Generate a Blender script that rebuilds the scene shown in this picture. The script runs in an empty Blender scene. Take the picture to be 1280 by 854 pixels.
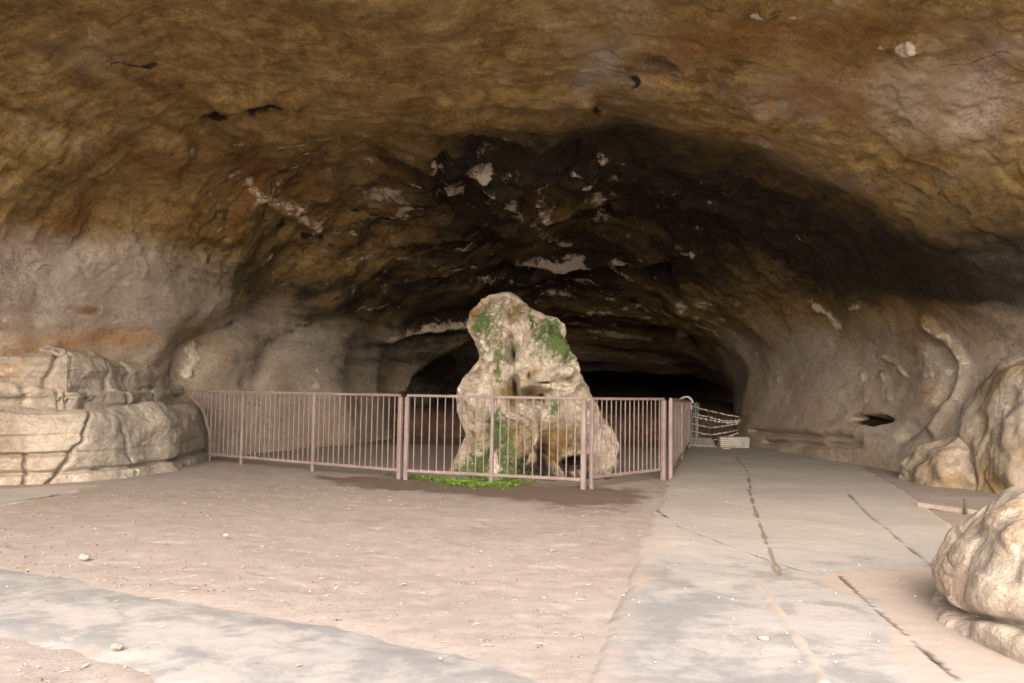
import bpy, math, random
import numpy as np
from mathutils import Vector, Matrix

random.seed(7)
rng = np.random.default_rng(11)
S = bpy.context.scene
COL = S.collection

# ------------------------------------------------------------------ camera
F, CX, CY = 995.0, 640.0, 427.0          # focal length and centre for a 1280 x 854 frame
CAM = Vector((0, 0, 1.5))
PITCH, ROLL = math.atan(62 / F), math.radians(0.9)
ROT = Matrix.Rotation(math.pi / 2 + PITCH, 3, 'X') @ Matrix.Rotation(ROLL, 3, 'Z')

def ray(px, py):
    return ROT @ Vector(((px - CX) / F, -(py - CY) / F, -1.0))

def gnd(px, py, z=0.0):
    """point of the ground plane that the photograph shows at a pixel"""
    r = ray(px, py)
    t = (z - CAM.z) / r.z
    return CAM + r * t

def at(px, py, d):
    """point at depth d (metres along +Y)"""
    r = ray(px, py)
    return CAM + r * (d / r.y)

# ------------------------------------------------------------------ noise
def _hash(ix, iy, iz, seed):
    h = (ix.astype(np.uint32) * np.uint32(374761393) + iy.astype(np.uint32) * np.uint32(668265263)
         + iz.astype(np.uint32) * np.uint32(2147483647) + np.uint32((seed * 974634777) & 0xffffffff))
    h = (h ^ (h >> np.uint32(13))) * np.uint32(1274126177)
    h = (h ^ (h >> np.uint32(16))) * np.uint32(2246822519)
    return h ^ (h >> np.uint32(15))

G = np.array([[1,1,0],[-1,1,0],[1,-1,0],[-1,-1,0],[1,0,1],[-1,0,1],[1,0,-1],[-1,0,-1],
              [0,1,1],[0,-1,1],[0,1,-1],[0,-1,-1],[1,1,0],[0,-1,1],[-1,1,0],[0,-1,-1]], float)

def pn(P, s=1.0, seed=0):
    """gradient noise, P (...,3), s = cell size (scalar or 3-vector); about -0.7..0.7"""
    shp = P.shape[:-1]
    Q = (P / np.asarray(s, float)).reshape(-1, 3)
    I = np.floor(Q).astype(np.int64)
    f = Q - I
    u = f * f * f * (f * (f * 6 - 15) + 10)
    out = np.zeros(len(Q))
    for dx in (0, 1):
        wx = u[:, 0] if dx else 1 - u[:, 0]
        for dy in (0, 1):
            wy = u[:, 1] if dy else 1 - u[:, 1]
            for dz in (0, 1):
                wz = u[:, 2] if dz else 1 - u[:, 2]
                g = G[_hash(I[:, 0] + dx, I[:, 1] + dy, I[:, 2] + dz, seed) & np.uint32(15)]
                out += wx * wy * wz * (g[:, 0] * (f[:, 0] - dx) + g[:, 1] * (f[:, 1] - dy) + g[:, 2] * (f[:, 2] - dz))
    return out.reshape(shp)

def fbm(P, s=1.0, octv=4, seed=0, gain=0.5):
    a, t, o = 1.0, 0, 0
    s = np.asarray(s, float)
    for k in range(octv):
        o = o + a * pn(P, s, seed + 17 * k)
        a *= gain
        s = s / 2.03
    return o

def ridged(P, s, octv=3, seed=0):
    a, o = 1.0, 0
    s = np.asarray(s, float)
    for k in range(octv):
        o = o + a * (1 - np.abs(pn(P, s, seed + 13 * k)) * 3.0)
        a *= 0.5
        s = s / 2.1
    return o

def sstep(a, b, x):
    t = np.clip((x - a) / (b - a), 0, 1)
    return t * t * (3 - 2 * t)

def terr(x, n, sharp=0.35):
    """terraces: turns a smooth field into steps"""
    y = x * n
    i = np.floor(y)
    return (i + sstep(0.5 - sharp / 2, 0.5 + sharp / 2, y - i)) / n

# ------------------------------------------------------------------ mesh helpers
def link(name, me, m=None, parent=None):
    o = bpy.data.objects.new(name, me)
    COL.objects.link(o)
    if m is not None:
        me.materials.append(m)
    if parent is not None:
        o.parent = parent
    return o

def np_mesh(name, V, Fq, smooth=True, attrs=None):
    me = bpy.data.meshes.new(name)
    V = np.ascontiguousarray(V, np.float32).reshape(-1, 3)
    Fq = np.ascontiguousarray(Fq, np.int32)
    n = Fq.shape[1]
    me.vertices.add(len(V)); me.vertices.foreach_set('co', V.ravel())
    me.loops.add(Fq.size); me.loops.foreach_set('vertex_index', Fq.ravel())
    me.polygons.add(len(Fq))
    me.polygons.foreach_set('loop_start', np.arange(0, Fq.size, n, dtype=np.int32))
    me.update(calc_edges=True)
    me.polygons.foreach_set('use_smooth', np.full(len(Fq), smooth, bool))
    for k, A in (attrs or {}).items():
        a = me.attributes.new(k, 'FLOAT_COLOR', 'POINT')
        a.data.foreach_set('color', np.ascontiguousarray(A, np.float32).ravel())
    me.validate()
    return me

def grid_faces(nu, nv, wrap=False):
    """vertex (i,j) -> i*nv+j"""
    i = np.arange(nu - 1)[:, None]
    if wrap:
        j = np.arange(nv)[None, :]; j2 = (j + 1) % nv
    else:
        j = np.arange(nv - 1)[None, :]; j2 = j + 1
    a = i * nv + j; b = i * nv + j2; c = (i + 1) * nv + j2; d = (i + 1) * nv + j
    return np.stack([a, b, c, d], -1).reshape(-1, 4)

def grid_normals(P, wrap=False):
    du = np.gradient(P, axis=0)
    if wrap:
        dv = np.roll(P, -1, 1) - np.roll(P, 1, 1)
    else:
        dv = np.gradient(P, axis=1)
    n = np.cross(du, dv)
    return n / (np.linalg.norm(n, axis=-1, keepdims=True) + 1e-9)

class MB:
    """collects boxes and tubes into one mesh"""
    def __init__(s): s.v = []; s.f = []
    def add(s, v, f):
        k = len(s.v); s.v += [tuple(p) for p in v]; s.f += [tuple(i + k for i in q) for q in f]
    def bar(s, a, b, w, h, up=(0, 0, 1), bev=0.0):
        """rectangular bar from a to b, w across, h along 'up'"""
        a, b = Vector(a), Vector(b)
        d = (b - a).normalized(); up = Vector(up)
        if abs(d.dot(up)) > 0.99: up = Vector((0, 1, 0)) if abs(d.y) < 0.9 else Vector((1, 0, 0))
        x = d.cross(up).normalized(); y = x.cross(d).normalized()
        c = min(w, h) * 0.18
        prof = [(-w/2+c, -h/2), (w/2-c, -h/2), (w/2, -h/2+c), (w/2, h/2-c), (w/2-c, h/2), (-w/2+c, h/2), (-w/2, h/2-c), (-w/2, -h/2+c)]
        v = [p + x * q[0] + y * q[1] for p in (a, b) for q in prof]
        f = [(i, (i+1) % 8, 8 + (i+1) % 8, 8 + i) for i in range(8)]
        f += [tuple(range(7, -1, -1)), tuple(range(8, 16))]
        s.add(v, f)
    def tube(s, pts, r, n=6):
        pts = [Vector(p) for p in pts]
        rs = r if isinstance(r, (list, tuple)) else [r] * len(pts)
        v, f = [], []
        up = Vector((0.13, 0.21, 0.97))
        for i, p in enumerate(pts):
            d = (pts[min(i+1, len(pts)-1)] - pts[max(i-1, 0)]).normalized()
            x = d.cross(up)
            if x.length < 0.05: x = d.cross(Vector((1, 0, 0)))
            x.normalize(); y = d.cross(x)
            for k in range(n):
                t = 2 * math.pi * k / n
                v.append(p + (x * math.cos(t) + y * math.sin(t)) * rs[i])
        for i in range(len(pts) - 1):
            for k in range(n):
                f.append((i*n+k, i*n+(k+1) % n, (i+1)*n+(k+1) % n, (i+1)*n+k))
        f += [tuple(range(n-1, -1, -1)), tuple(range((len(pts)-1)*n, len(pts)*n))]
        s.add(v, f)
    def build(s, name, m, parent=None, smooth=False):
        me = bpy.data.meshes.new(name)
        me.from_pydata(s.v, [], s.f)
        me.polygons.foreach_set('use_smooth', [smooth] * len(me.polygons))
        me.update()
        return link(name, me, m, parent)

def tag(o, label=None, cat=None, group=None, kind=None):
    for k, x in (('label', label), ('category', cat), ('group', group), ('kind', kind)):
        if x: o[k] = x
    return o

def empty(name, loc):
    o = bpy.data.objects.new(name, None); COL.objects.link(o); o.location = loc
    o.empty_display_size = 0.2
    return o

# ------------------------------------------------------------------ materials
class NT:
    def __init__(s, name):
        s.m = bpy.data.materials.new(name); s.m.use_nodes = True
        s.t = s.m.node_tree; s.t.nodes.clear()
        s.out = s.t.nodes.new('ShaderNodeOutputMaterial')
        s.b = s.t.nodes.new('ShaderNodeBsdfPrincipled')
        s.t.links.new(s.b.outputs[0], s.out.inputs[0])
        s.geo = s.t.nodes.new('ShaderNodeNewGeometry')
        s.pos = s.geo.outputs['Position']
    def n(s, typ, **kw):
        x = s.t.nodes.new(typ)
        for k, v in kw.items(): setattr(x, k, v)
        return x
    def put(s, sock, v):
        if isinstance(v, bpy.types.NodeSocket): s.t.links.new(v, sock)
        elif isinstance(v, (tuple, list)) and len(v) == 3 and sock.type == 'RGBA': sock.default_value = (*v, 1)
        else: sock.default_value = v
    def math(s, op, a, b=0.0, clamp=False):
        x = s.n('ShaderNodeMath', operation=op, use_clamp=clamp)
        s.put(x.inputs[0], a); s.put(x.inputs[1], b)
        return x.outputs[0]
    def map(s, scale, rot=(0, 0, 0), src=None):
        x = s.n('ShaderNodeMapping')
        s.put(x.inputs['Vector'], src or s.pos); x.inputs['Scale'].default_value = scale; x.inputs['Rotation'].default_value = rot
        return x.outputs[0]
    def noise(s, scale, detail=5, rough=0.6, vec=None, dist=0.0):
        x = s.n('ShaderNodeTexNoise'); s.put(x.inputs['Vector'], vec or s.pos)
        x.inputs['Scale'].default_value = scale; x.inputs['Detail'].default_value = detail
        x.inputs['Roughness'].default_value = rough; x.inputs['Distortion'].default_value = dist
        return x.outputs['Fac']
    def voro(s, scale, feature='F1', vec=None, rnd=1.0):
        x = s.n('ShaderNodeTexVoronoi', feature=feature); s.put(x.inputs['Vector'], vec or s.pos)
        x.inputs['Scale'].default_value = scale; x.inputs['Randomness'].default_value = rnd
        return x
    def ramp(s, fac, stops, interp='LINEAR'):
        x = s.n('ShaderNodeValToRGB'); s.put(x.inputs[0], fac)
        e = x.color_ramp.elements; x.color_ramp.interpolation = interp
        while len(e) < len(stops): e.new(0.5)
        for q, (p, c) in zip(e, stops):
            q.position = p; q.color = (*c, 1) if isinstance(c, (tuple, list)) else (c, c, c, 1)
        return x.outputs[0]
    def step(s, x, lo, hi):
        r = s.n('ShaderNodeMapRange', interpolation_type='SMOOTHSTEP'); s.put(r.inputs['Value'], x)
        s.put(r.inputs['From Min'], lo); s.put(r.inputs['From Max'], hi)
        return r.outputs[0]
    def mix(s, fac, a, b, blend='MIX'):
        x = s.n('ShaderNodeMix', data_type='RGBA', blend_type=blend)
        s.put(x.inputs[0], fac); s.put(x.inputs[6], a); s.put(x.inputs[7], b)
        return x.outputs[2]
    def attr(s, name):
        x = s.n('ShaderNodeAttribute', attribute_name=name)
        sp = s.n('ShaderNodeSeparateColor'); s.t.links.new(x.outputs['Color'], sp.inputs[0])
        return sp.outputs[0], sp.outputs[1], sp.outputs[2], x.outputs['Alpha']
    def bump(s, h, strength, dist, prev=None):
        x = s.n('ShaderNodeBump'); s.put(x.inputs['Height'], h)
        x.inputs['Strength'].default_value = strength; x.inputs['Distance'].default_value = dist
        if prev is not None: s.t.links.new(prev, x.inputs['Normal'])
        return x.outputs[0]
    def fin(s, col, rough=0.9, nrm=None, spec=0.2):
        s.put(s.b.inputs['Base Color'], col); s.put(s.b.inputs['Roughness'], rough)
        s.b.inputs['Specular IOR Level'].default_value = spec
        if nrm is not None: s.t.links.new(nrm, s.b.inputs['Normal'])
        return s.m

def rock_material(name, bare, bare2, wide=0.5, mottle=0.0, grain=0.75):
    """rock whose pigments (soot, calcite, ochre, algae, brown patina, grey) and painted-in light and shade come from the mesh's stain attributes"""
    t = NT(name)
    soot, pale, ochre, green = t.attr('stain')
    brown, grey, dark, amber = t.attr('patina')  # dark holds dark marks and also shade painted into hollows
    n1 = t.noise(0.55, 6, 0.62)
    n2 = t.noise(3.1, 7, 0.68, dist=0.4)
    n3 = t.noise(17, 6, 0.7)
    st = t.noise(1.0, 7, 0.66, t.map((1.1, 0.42, 3.2), (0, 0, 0.15)), 0.6)
    base = t.mix(t.step(n2, 0.3, 0.7), bare, bare2)
    base = t.mix(t.math('MULTIPLY', t.step(n1, 0.45, 0.7), 0.5), base, (bare[0]*1.15, bare[1]*0.93, bare[2]*0.8))
    base = t.mix(grey, base, t.mix(n2, (0.22, 0.195, 0.17), (0.42, 0.385, 0.335)))
    # brown patina of the vault with lighter scuffs and streaks
    n5 = t.noise(7.5, 10, 0.8, dist=0.5)
    bro = t.ramp(t.math('ADD', t.math('MULTIPLY', n2, 0.36), t.math('ADD', t.math('MULTIPLY', st, 0.34), t.math('MULTIPLY', n5, 0.30))),
                 [(0.36, (0.062, 0.037, 0.013)), (0.455, (0.178, 0.114, 0.038)), (0.53, (0.290, 0.202, 0.080)), (0.64, (0.50, 0.395, 0.235))])
    base = t.mix(t.step(t.math('ADD', brown, t.math('MULTIPLY', t.math('SUBTRACT', n1, 0.5), 0.9)), 0.1, 0.9), base, bro)
    base = t.mix(t.math('MULTIPLY', t.step(t.math('ADD', amber, t.math('MULTIPLY', t.math('SUBTRACT', n2, 0.5), 1.2)), 0.3, 0.9), 0.75), base, (0.20, 0.085, 0.022))
    och = t.math('ADD', ochre, t.math('MULTIPLY', t.math('SUBTRACT', n2, 0.5), 1.0))
    base = t.mix(t.step(och, 0.25, 0.85), base, t.mix(n3, (0.36, 0.17, 0.065), (0.50, 0.32, 0.16)))
    s1 = t.math('ADD', soot, t.math('MULTIPLY', t.math('SUBTRACT', t.math('ADD', t.math('MULTIPLY', st, 0.6), t.math('MULTIPLY', n2, 0.4)), 0.5), 2.4))
    base = t.mix(t.math('MULTIPLY', t.step(s1, 0.0, 1.0), 0.95), base, t.mix(n3, (0.007, 0.006, 0.005), (0.028, 0.022, 0.014)))
    base = t.mix(t.step(t.math('ADD', dark, t.math('MULTIPLY', t.math('SUBTRACT', n2, 0.5), 0.7)), 0.3, 0.75), base, (0.018, 0.013, 0.008))
    gr = t.math('ADD', green, t.math('MULTIPLY', t.math('SUBTRACT', t.math('ADD', t.math('MULTIPLY', t.noise(6.0, 9, 0.8), 0.6), t.math('MULTIPLY', n3, 0.4)), 0.5), 4.2))
    base = t.mix(t.step(gr, 0.3, 0.8), base, t.mix(n3, (0.035, 0.060, 0.020), (0.17, 0.25, 0.09)))
    pl = t.math('ADD', pale, t.math('MULTIPLY', t.math('SUBTRACT', t.math('ADD', t.math('MULTIPLY', n2, 0.45), t.math('MULTIPLY', t.noise(8.5, 8, 0.75), 0.55)), 0.5), 3.6))
    base = t.mix(t.step(pl, 0.45, 1.0), base, t.mix(n3, (0.46, 0.39, 0.29), (0.80, 0.74, 0.65)))
    base = t.mix(0.45, base, t.mix(t.noise(46, 5, 0.75), (0.25, 0.24, 0.22), (0.78, 0.77, 0.76)), 'OVERLAY')
    if mottle:
        mo = t.noise(9.0, 8, 0.78, dist=0.8)
        base = t.mix(t.math('MULTIPLY', t.step(mo, 0.52, 0.40), mottle), base, t.mix(n3, (0.05, 0.035, 0.022), (0.15, 0.11, 0.075)))
    gr2 = t.noise(21, 7, 0.78)
    base = t.mix(t.math('MULTIPLY', t.step(t.noise(1.7, 4, 0.6), 0.36, 0.62), grain), base, t.mix(t.step(gr2, 0.34, 0.66), (0.30, 0.30, 0.30), (0.70, 0.70, 0.70)), 'OVERLAY')
    # hairline bedding cracks
    ln2 = t.noise(0.8, 2, 0.5, t.map((0.45, 0.8, 2.0), (0.1, 0.05, 0.2)), 0.3)
    hair = t.math('MULTIPLY', t.math('SUBTRACT', 1.0, t.step(t.math('ABSOLUTE', t.math('SUBTRACT', ln2, 0.5)), 0.0006, 0.004)), t.step(t.noise(1.3, 6, 0.7), 0.54, 0.6))
    base = t.mix(t.math('MULTIPLY', hair, 0.75), base, (0.03, 0.022, 0.015))
    # pits and cracks
    v = t.voro(5.2, 'DISTANCE_TO_EDGE', t.map((1, 0.6, 1.6)))
    crack = t.math('MULTIPLY', t.math('SUBTRACT', 1.0, t.step(v.outputs['Distance'], 0.0, 0.035)), t.step(n1, 0.5, 0.62))
    h = t.math('ADD', t.math('ADD', t.math('MULTIPLY', n2, 1.0), t.math('MULTIPLY', n3, 0.42)), t.math('MULTIPLY', st, 0.6))
    h = t.math('SUBTRACT', h, t.math('ADD', t.math('MULTIPLY', crack, 0.22), t.math('MULTIPLY', hair, 0.2)))
    nb = t.bump(h, wide, 0.14)
    nb = t.bump(t.noise(24, 6, 0.75), 0.55, 0.03, nb)
    nb = t.bump(t.noise(75, 4, 0.75), 0.5, 0.012, nb)
    return t.fin(base, 0.88, nb, 0.25)

M = {}
M['cave'] = rock_material('cave_rock', (0.375, 0.315, 0.26), (0.485, 0.42, 0.355), 0.28, 0.25)
M['pale_rock'] = rock_material('pale_rock', (0.375, 0.32, 0.265), (0.52, 0.46, 0.395), 0.45, 0.25, 0.35)
M['stalagmite'] = rock_material('stalagmite_rock', (0.36, 0.295, 0.235), (0.68, 0.61, 0.53), 0.7, 0.35, 0.3)

def dirt_material():
    t = NT('dirt')
    wet, crumb, straw, dust = t.attr('soil')
    n1 = t.noise(0.5, 5, 0.6); n2 = t.noise(4.0, 7, 0.7); n3 = t.noise(26, 6, 0.75)
    c = t.ramp(t.math('ADD', t.math('MULTIPLY', n1, 0.45), t.math('MULTIPLY', n2, 0.55)),
               [(0.32, (0.275, 0.236, 0.216)), (0.5, (0.345, 0.301, 0.279)), (0.7, (0.415, 0.370, 0.345))])
    c = t.mix(t.math('MULTIPLY', t.step(n3, 0.52, 0.72), 0.45), c, (0.46, 0.39, 0.335))
    c = t.mix(t.math('MULTIPLY', t.step(n3, 0.46, 0.30), 0.4), c, (0.19, 0.14, 0.11))
    w = t.step(t.math('ADD', wet, t.math('MULTIPLY', t.math('SUBTRACT', n2, 0.5), 1.8)), 0.25, 0.95)
    c = t.mix(t.math('MULTIPLY', w, 0.8), c, t.mix(n3, (0.085, 0.055, 0.040), (0.16, 0.11, 0.082)))
    c = t.mix(t.step(dust, 0.2, 0.8), c, t.mix(n3, (0.17, 0.125, 0.10), (0.28, 0.215, 0.17)))
    h = t.math('ADD', t.math('MULTIPLY', n2, 0.18), t.math('MULTIPLY', n3, 0.6))
    nb = t.bump(h, 0.55, 0.02)
    nb = t.bump(t.noise(55, 5, 0.75), 0.5, 0.012, nb)
    return t.fin(c, 0.95, nb, 0.1)

def path_material():
    t = NT('trodden_concrete')
    crack, edge, fill, clean = t.attr('soil')
    n1 = t.noise(0.7, 6, 0.62); n2 = t.noise(2.2, 10, 0.72, dist=0.3); n3 = t.noise(30, 7, 0.75)
    st = t.noise(1.6, 10, 0.75, t.map((1.0, 1.3, 1.0)), 0.3)
    c = t.mix(t.step(n1, 0.35, 0.68), (0.375, 0.350, 0.335), (0.44, 0.40, 0.375))
    c = t.mix(t.math('MULTIPLY', t.step(t.math('MULTIPLY', t.math('ADD', st, clean), 0.55), 0.42, 0.62), 0.45), c, (0.27, 0.275, 0.285))
    c = t.mix(t.math('MULTIPLY', t.step(t.math('MULTIPLY', t.math('ADD', n2, clean), 0.55), 0.545, 0.635), 0.6), c, (0.165, 0.17, 0.18))
    c = t.mix(t.math('MULTIPLY', t.step(t.math('ADD', edge, t.math('MULTIPLY', t.math('SUBTRACT', t.math('ADD', t.math('MULTIPLY', n2, .6), t.math('MULTIPLY', n1, .4)), 0.5), 3.0)), 0.3, 0.9), 0.85), c, (0.40, 0.335, 0.295))
    c = t.mix(t.math('MULTIPLY', t.step(n3, 0.55, 0.75), 0.25), c, (0.44, 0.40, 0.37))
    c = t.mix(t.step(t.math('ADD', fill, t.math('MULTIPLY', t.math('SUBTRACT', n3, 0.5), 0.8)), 0.35, 0.7), c, (0.23, 0.185, 0.15))
    c = t.mix(crack, c, (0.055, 0.045, 0.04))
    nb = t.bump(t.math('ADD', t.math('MULTIPLY', n2, 0.5), t.math('MULTIPLY', n3, 0.35)), 0.45, 0.02)
    return t.fin(c, 0.85, nb, 0.2)

def paint_material(name, a, b, rust=(0.20, 0.10, 0.07)):
    t = NT(name)
    n1 = t.noise(2.6, 6, 0.7); n2 = t.noise(38, 6, 0.75)
    c = t.mix(t.step(n1, 0.35, 0.65), a, b)
    c = t.mix(t.math('MULTIPLY', t.step(n2, 0.55, 0.64), 0.75), c, rust)
    up = t.n('ShaderNodeSeparateXYZ'); t.t.links.new(t.geo.outputs['Normal'], up.inputs[0])
    c = t.mix(t.math('MULTIPLY', t.step(up.outputs[2], 0.5, 0.95), 0.55), c, (0.34, 0.26, 0.225))   # settled dust
    return t.fin(c, 0.55, t.bump(n2, 0.25, 0.002), 0.4)

def plain(name, a, b, scale=12, rough=0.85, bump=0.3, dist=0.01):
    t = NT(name)
    n1 = t.noise(scale, 6, 0.68); n2 = t.noise(scale * 6, 4, 0.7)
    c = t.mix(t.step(t.math('ADD', t.math('MULTIPLY', n1, 0.7), t.math('MULTIPLY', n2, 0.3)), 0.3, 0.7), a, b)
    return t.fin(c, rough, t.bump(t.math('ADD', n1, n2), bump, dist))

M['dirt'] = dirt_material()
M['path'] = path_material()
M['fence'] = paint_material('dusty_mauve_paint', (0.18, 0.136, 0.134), (0.25, 0.195, 0.19))
M['white_twine'] = plain('white_twine', (0.55, 0.52, 0.50), (0.8, 0.77, 0.75), 60)
M['grey_wire'] = plain('galvanised_wire', (0.20, 0.20, 0.21), (0.42, 0.42, 0.44), 40, 0.45)
M['stake'] = plain('rusty_stake', (0.05, 0.036, 0.028), (0.14, 0.10, 0.08), 25)
M['concrete'] = plain('weathered_concrete', (0.28, 0.27, 0.24), (0.45, 0.43, 0.39), 9)
M['board'] = plain('grey_board', (0.26, 0.25, 0.23), (0.46, 0.45, 0.42), 14)
M['plank'] = plain('bleached_plank', (0.26, 0.215, 0.18), (0.42, 0.37, 0.32), 7)
M['earth'] = plain('excavated_earth', (0.09, 0.055, 0.04), (0.20, 0.13, 0.095), 3, 0.95, 0.7, 0.08)
M['leaf'] = plain('seedling_leaf', (0.11, 0.24, 0.025), (0.30, 0.46, 0.08), 30, 0.6)
M['straw'] = plain('dry_straw', (0.36, 0.28, 0.20), (0.56, 0.47, 0.37), 20)
M['pebble'] = plain('pale_pebble', (0.32, 0.27, 0.23), (0.52, 0.47, 0.42), 12)

# ------------------------------------------------------------------ the cave
# cross-sections of the vault, left floor -> roof -> right floor, at depths along Y
SEC = [
 (0.3, [(-13.5,-.4),(-13.8,1.3),(-13.6,3.0),(-12.6,4.8),(-10.4,6.3),(-6.0,7.4),(0,7.8),(5.0,7.5),(8.6,6.6),(11.2,5.0),(12.3,3.2),(12.6,1.4),(12.4,-.4)]),
 (6.0,  [(-11.5,-.4),(-11.8,1.2),(-11.6,2.8),(-10.8,4.4),(-9.0,5.9),(-5.6,6.8),(0,7.0),(4.6,6.8),(7.8,5.9),(9.8,4.5),(10.6,2.9),(10.6,1.3),(10.3,-.4)]),
 (8.0,  [(-10.1,-.4),(-10.3,1.0),(-10.2,2.3),(-9.6,3.7),(-8.3,5.2),(-5.4,6.3),(0,6.5),(4.0,6.2),(6.8,5.3),(8.8,4.0),(9.6,2.6),(9.6,1.2),(9.4,-.4)]),
 (11.0, [(-8.9,-.4),(-9.0,1.0),(-8.9,2.1),(-8.5,3.4),(-7.5,4.9),(-5.0,6.1),(0,6.35),(3.4,6.05),(5.8,5.2),(7.8,3.9),(8.9,2.6),(9.0,1.2),(8.9,-.4)]),
 (13.6, [(-7.7,-.4),(-7.8,1.0),(-7.8,2.0),(-7.5,3.2),(-6.8,4.6),(-4.8,5.9),(0,6.12),(3.0,5.85),(5.2,5.05),(7.1,3.75),(8.3,2.5),(8.4,1.2),(8.3,-.4)]),
 (14.7, [(-7.2,-.4),(-7.4,1.0),(-7.4,2.0),(-7.1,3.25),(-6.4,4.6),(-4.6,6.0),(0,6.32),(3.1,6.05),(5.3,5.22),(7.1,3.85),(8.3,2.55),(8.3,1.25),(8.1,-.4)]),
 (18.0, [(-5.9,-.4),(-6.1,1.0),(-6.3,2.0),(-6.1,3.2),(-5.4,4.5),(-3.6,5.75),(0,6.15),(3.2,5.9),(5.4,5.05),(7.1,3.8),(8.1,2.5),(7.9,1.2),(7.6,-.4)]),
 (21.5, [(-4.2,-.4),(-4.5,.95),(-4.7,1.9),(-4.5,2.95),(-3.9,4.15),(-2.6,5.2),(.5,5.75),(3.3,5.55),(5.3,4.75),(6.8,3.6),(7.5,2.35),(7.3,1.1),(7.0,-.4)]),
 (24.2, [(-3.5,-.4),(-3.9,.9),(-4.0,1.75),(-3.8,2.7),(-3.2,3.8),(-1.8,4.7),(.4,5.42),(3.4,5.3),(5.2,4.5),(6.6,3.35),(7.2,2.2),(7.0,1.0),(6.8,-.4)]),
 (24.6, [(-3.5,-.4),(-3.9,.9),(-4.1,1.75),(-3.9,2.65),(-3.2,3.7),(-1.6,4.5),(.4,5.05),(3.4,4.95),(5.2,4.3),(6.6,3.25),(7.2,2.15),(7.0,1.0),(6.8,-.4)]),
 (27.5, [(-3.5,-.4),(-3.8,.8),(-3.9,1.6),(-3.5,2.35),(-2.6,3.15),(-1.0,3.95),(1.0,4.45),(3.8,4.38),(5.7,3.85),(7.0,2.95),(7.7,1.9),(7.7,1.0),(7.6,-.4)]),
 (33.0, [(-3.3,-.4),(-3.4,.7),(-3.2,1.3),(-2.7,1.85),(-1.6,2.4),(.4,2.85),(2.8,3.15),(5.5,3.2),(7.4,2.85),(8.6,2.25),(9.3,1.6),(9.6,.9),(9.6,-.4)]),
 (38.0, [(-3.6,-.4),(-3.6,.6),(-3.4,1.0),(-2.6,1.45),(-.8,1.9),(1.6,2.2),(4.4,2.4),(6.8,2.42),(8.8,2.2),(10.2,1.8),(11.0,1.3),(11.2,.7),(11.2,-.4)]),
 (40.0, [(-4.4,-.4),(-4.4,.8),(-4.2,1.5),(-3.3,2.2),(-1.2,2.8),(1.6,3.2),(4.8,3.4),(7.8,3.4),(10.2,3.1),(11.8,2.4),(12.6,1.5),(12.8,.8),(12.8,-.4)]),
 (70.0, [(-4.4,-.4),(-4.4,.8),(-4.2,1.5),(-3.3,2.2),(-1.2,2.8),(1.6,3.2),(4.8,3.4),(7.8,3.4),(10.2,3.1),(11.8,2.4),(12.6,1.5),(12.8,.8),(12.8,-.4)]),
 (72.0, [(4.0, -.6)] * 13),
]
def spline(C, t):
    """Catmull-Rom through rows of C (n,k,...) at t in 0..n-1"""
    n = len(C)
    i = np.clip(np.floor(t).astype(int), 0, n - 2); f = (t - i)
    f = f.reshape(f.shape + (1,) * (C.ndim - 1))
    p0, p1, p2, p3 = C[np.maximum(i-1, 0)], C[i], C[i+1], C[np.minimum(i+2, n-1)]
    return 0.5 * (2*p1 + (p2-p0)*f + (2*p0-5*p1+4*p2-p3)*f*f + (3*p1-p0-3*p2+p3)*f**3)

NU, = (680,)
_ut = np.linspace(0, 12, NU)
_dt = np.arange(0.3, 72.01, 0.1)
_dk = np.array([s[0] for s in SEC])
_xz = np.array([s[1] for s in SEC])                                   # (nsec,13,2)
_fine = np.stack([[np.interp(_dt, _dk, _xz[:, j, c]) for c in (0, 1)] for j in range(13)])   # (13,2,nd)
_k = np.ones(7) / 7
for j in range(13):
    for c in (0, 1):
        a = np.pad(_fine[j, c], 3, mode='edge'); _fine[j, c] = np.convolve(a, _k, 'valid')
_fine = spline(_fine, _ut)                                            # (NU,2,nd)
# rows
_rows = np.concatenate([np.linspace(0.3, 6.5, 36)[:-1], np.exp(np.linspace(math.log(6.5), math.log(40), 700))[:-1], np.linspace(40, 72, 70)])
ND = len(_rows)
def cave_base():
    U = np.repeat(_ut[:, None], ND, 1); D = np.repeat(_rows[None], NU, 0)
    right = np.clip((U - 6) / 4.0, 0, 1)
    P0 = np.stack([U * 2.0, D, np.zeros_like(D)], -1)
    sh = right * 1.7 * np.exp(-((D - 13.5) / 4.0) ** 2) + 0.55 * fbm(P0, 2.2, 3, 5) * np.exp(-((D - 14) / 3.0) ** 2)
    L = np.clip((D + sh - 0.3) / 0.1, 0, len(_dt) - 1.001)
    i = np.floor(L).astype(int); f = L - i
    r = np.arange(NU)[:, None]
    X = _fine[r, 0, i] * (1 - f) + _fine[r, 0, i + 1] * f
    Z = _fine[r, 1, i] * (1 - f) + _fine[r, 1, i + 1] * f
    return U, np.stack([X, D, Z], -1)
U, P = cave_base()
N = -grid_normals(P)
if N[NU // 2, 200, 2] > 0: N = -N                                     # into the cave
D = P[..., 1]; Z = P[..., 2]; X = P[..., 0]
B0 = P.copy()

def blob(c, r, pw=2.0, rotz=0.0):
    """soft ellipsoid weight in world space around point c with radii r"""
    q = B0 - np.array(c)
    if rotz:
        ca, sa = math.cos(rotz), math.sin(rotz)
        q = np.stack([q[..., 0] * ca + q[..., 1] * sa, -q[..., 0] * sa + q[..., 1] * ca, q[..., 2]], -1)
    return np.exp(-(((q / np.array(r)) ** 2).sum(-1)) ** (pw / 2))

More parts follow.
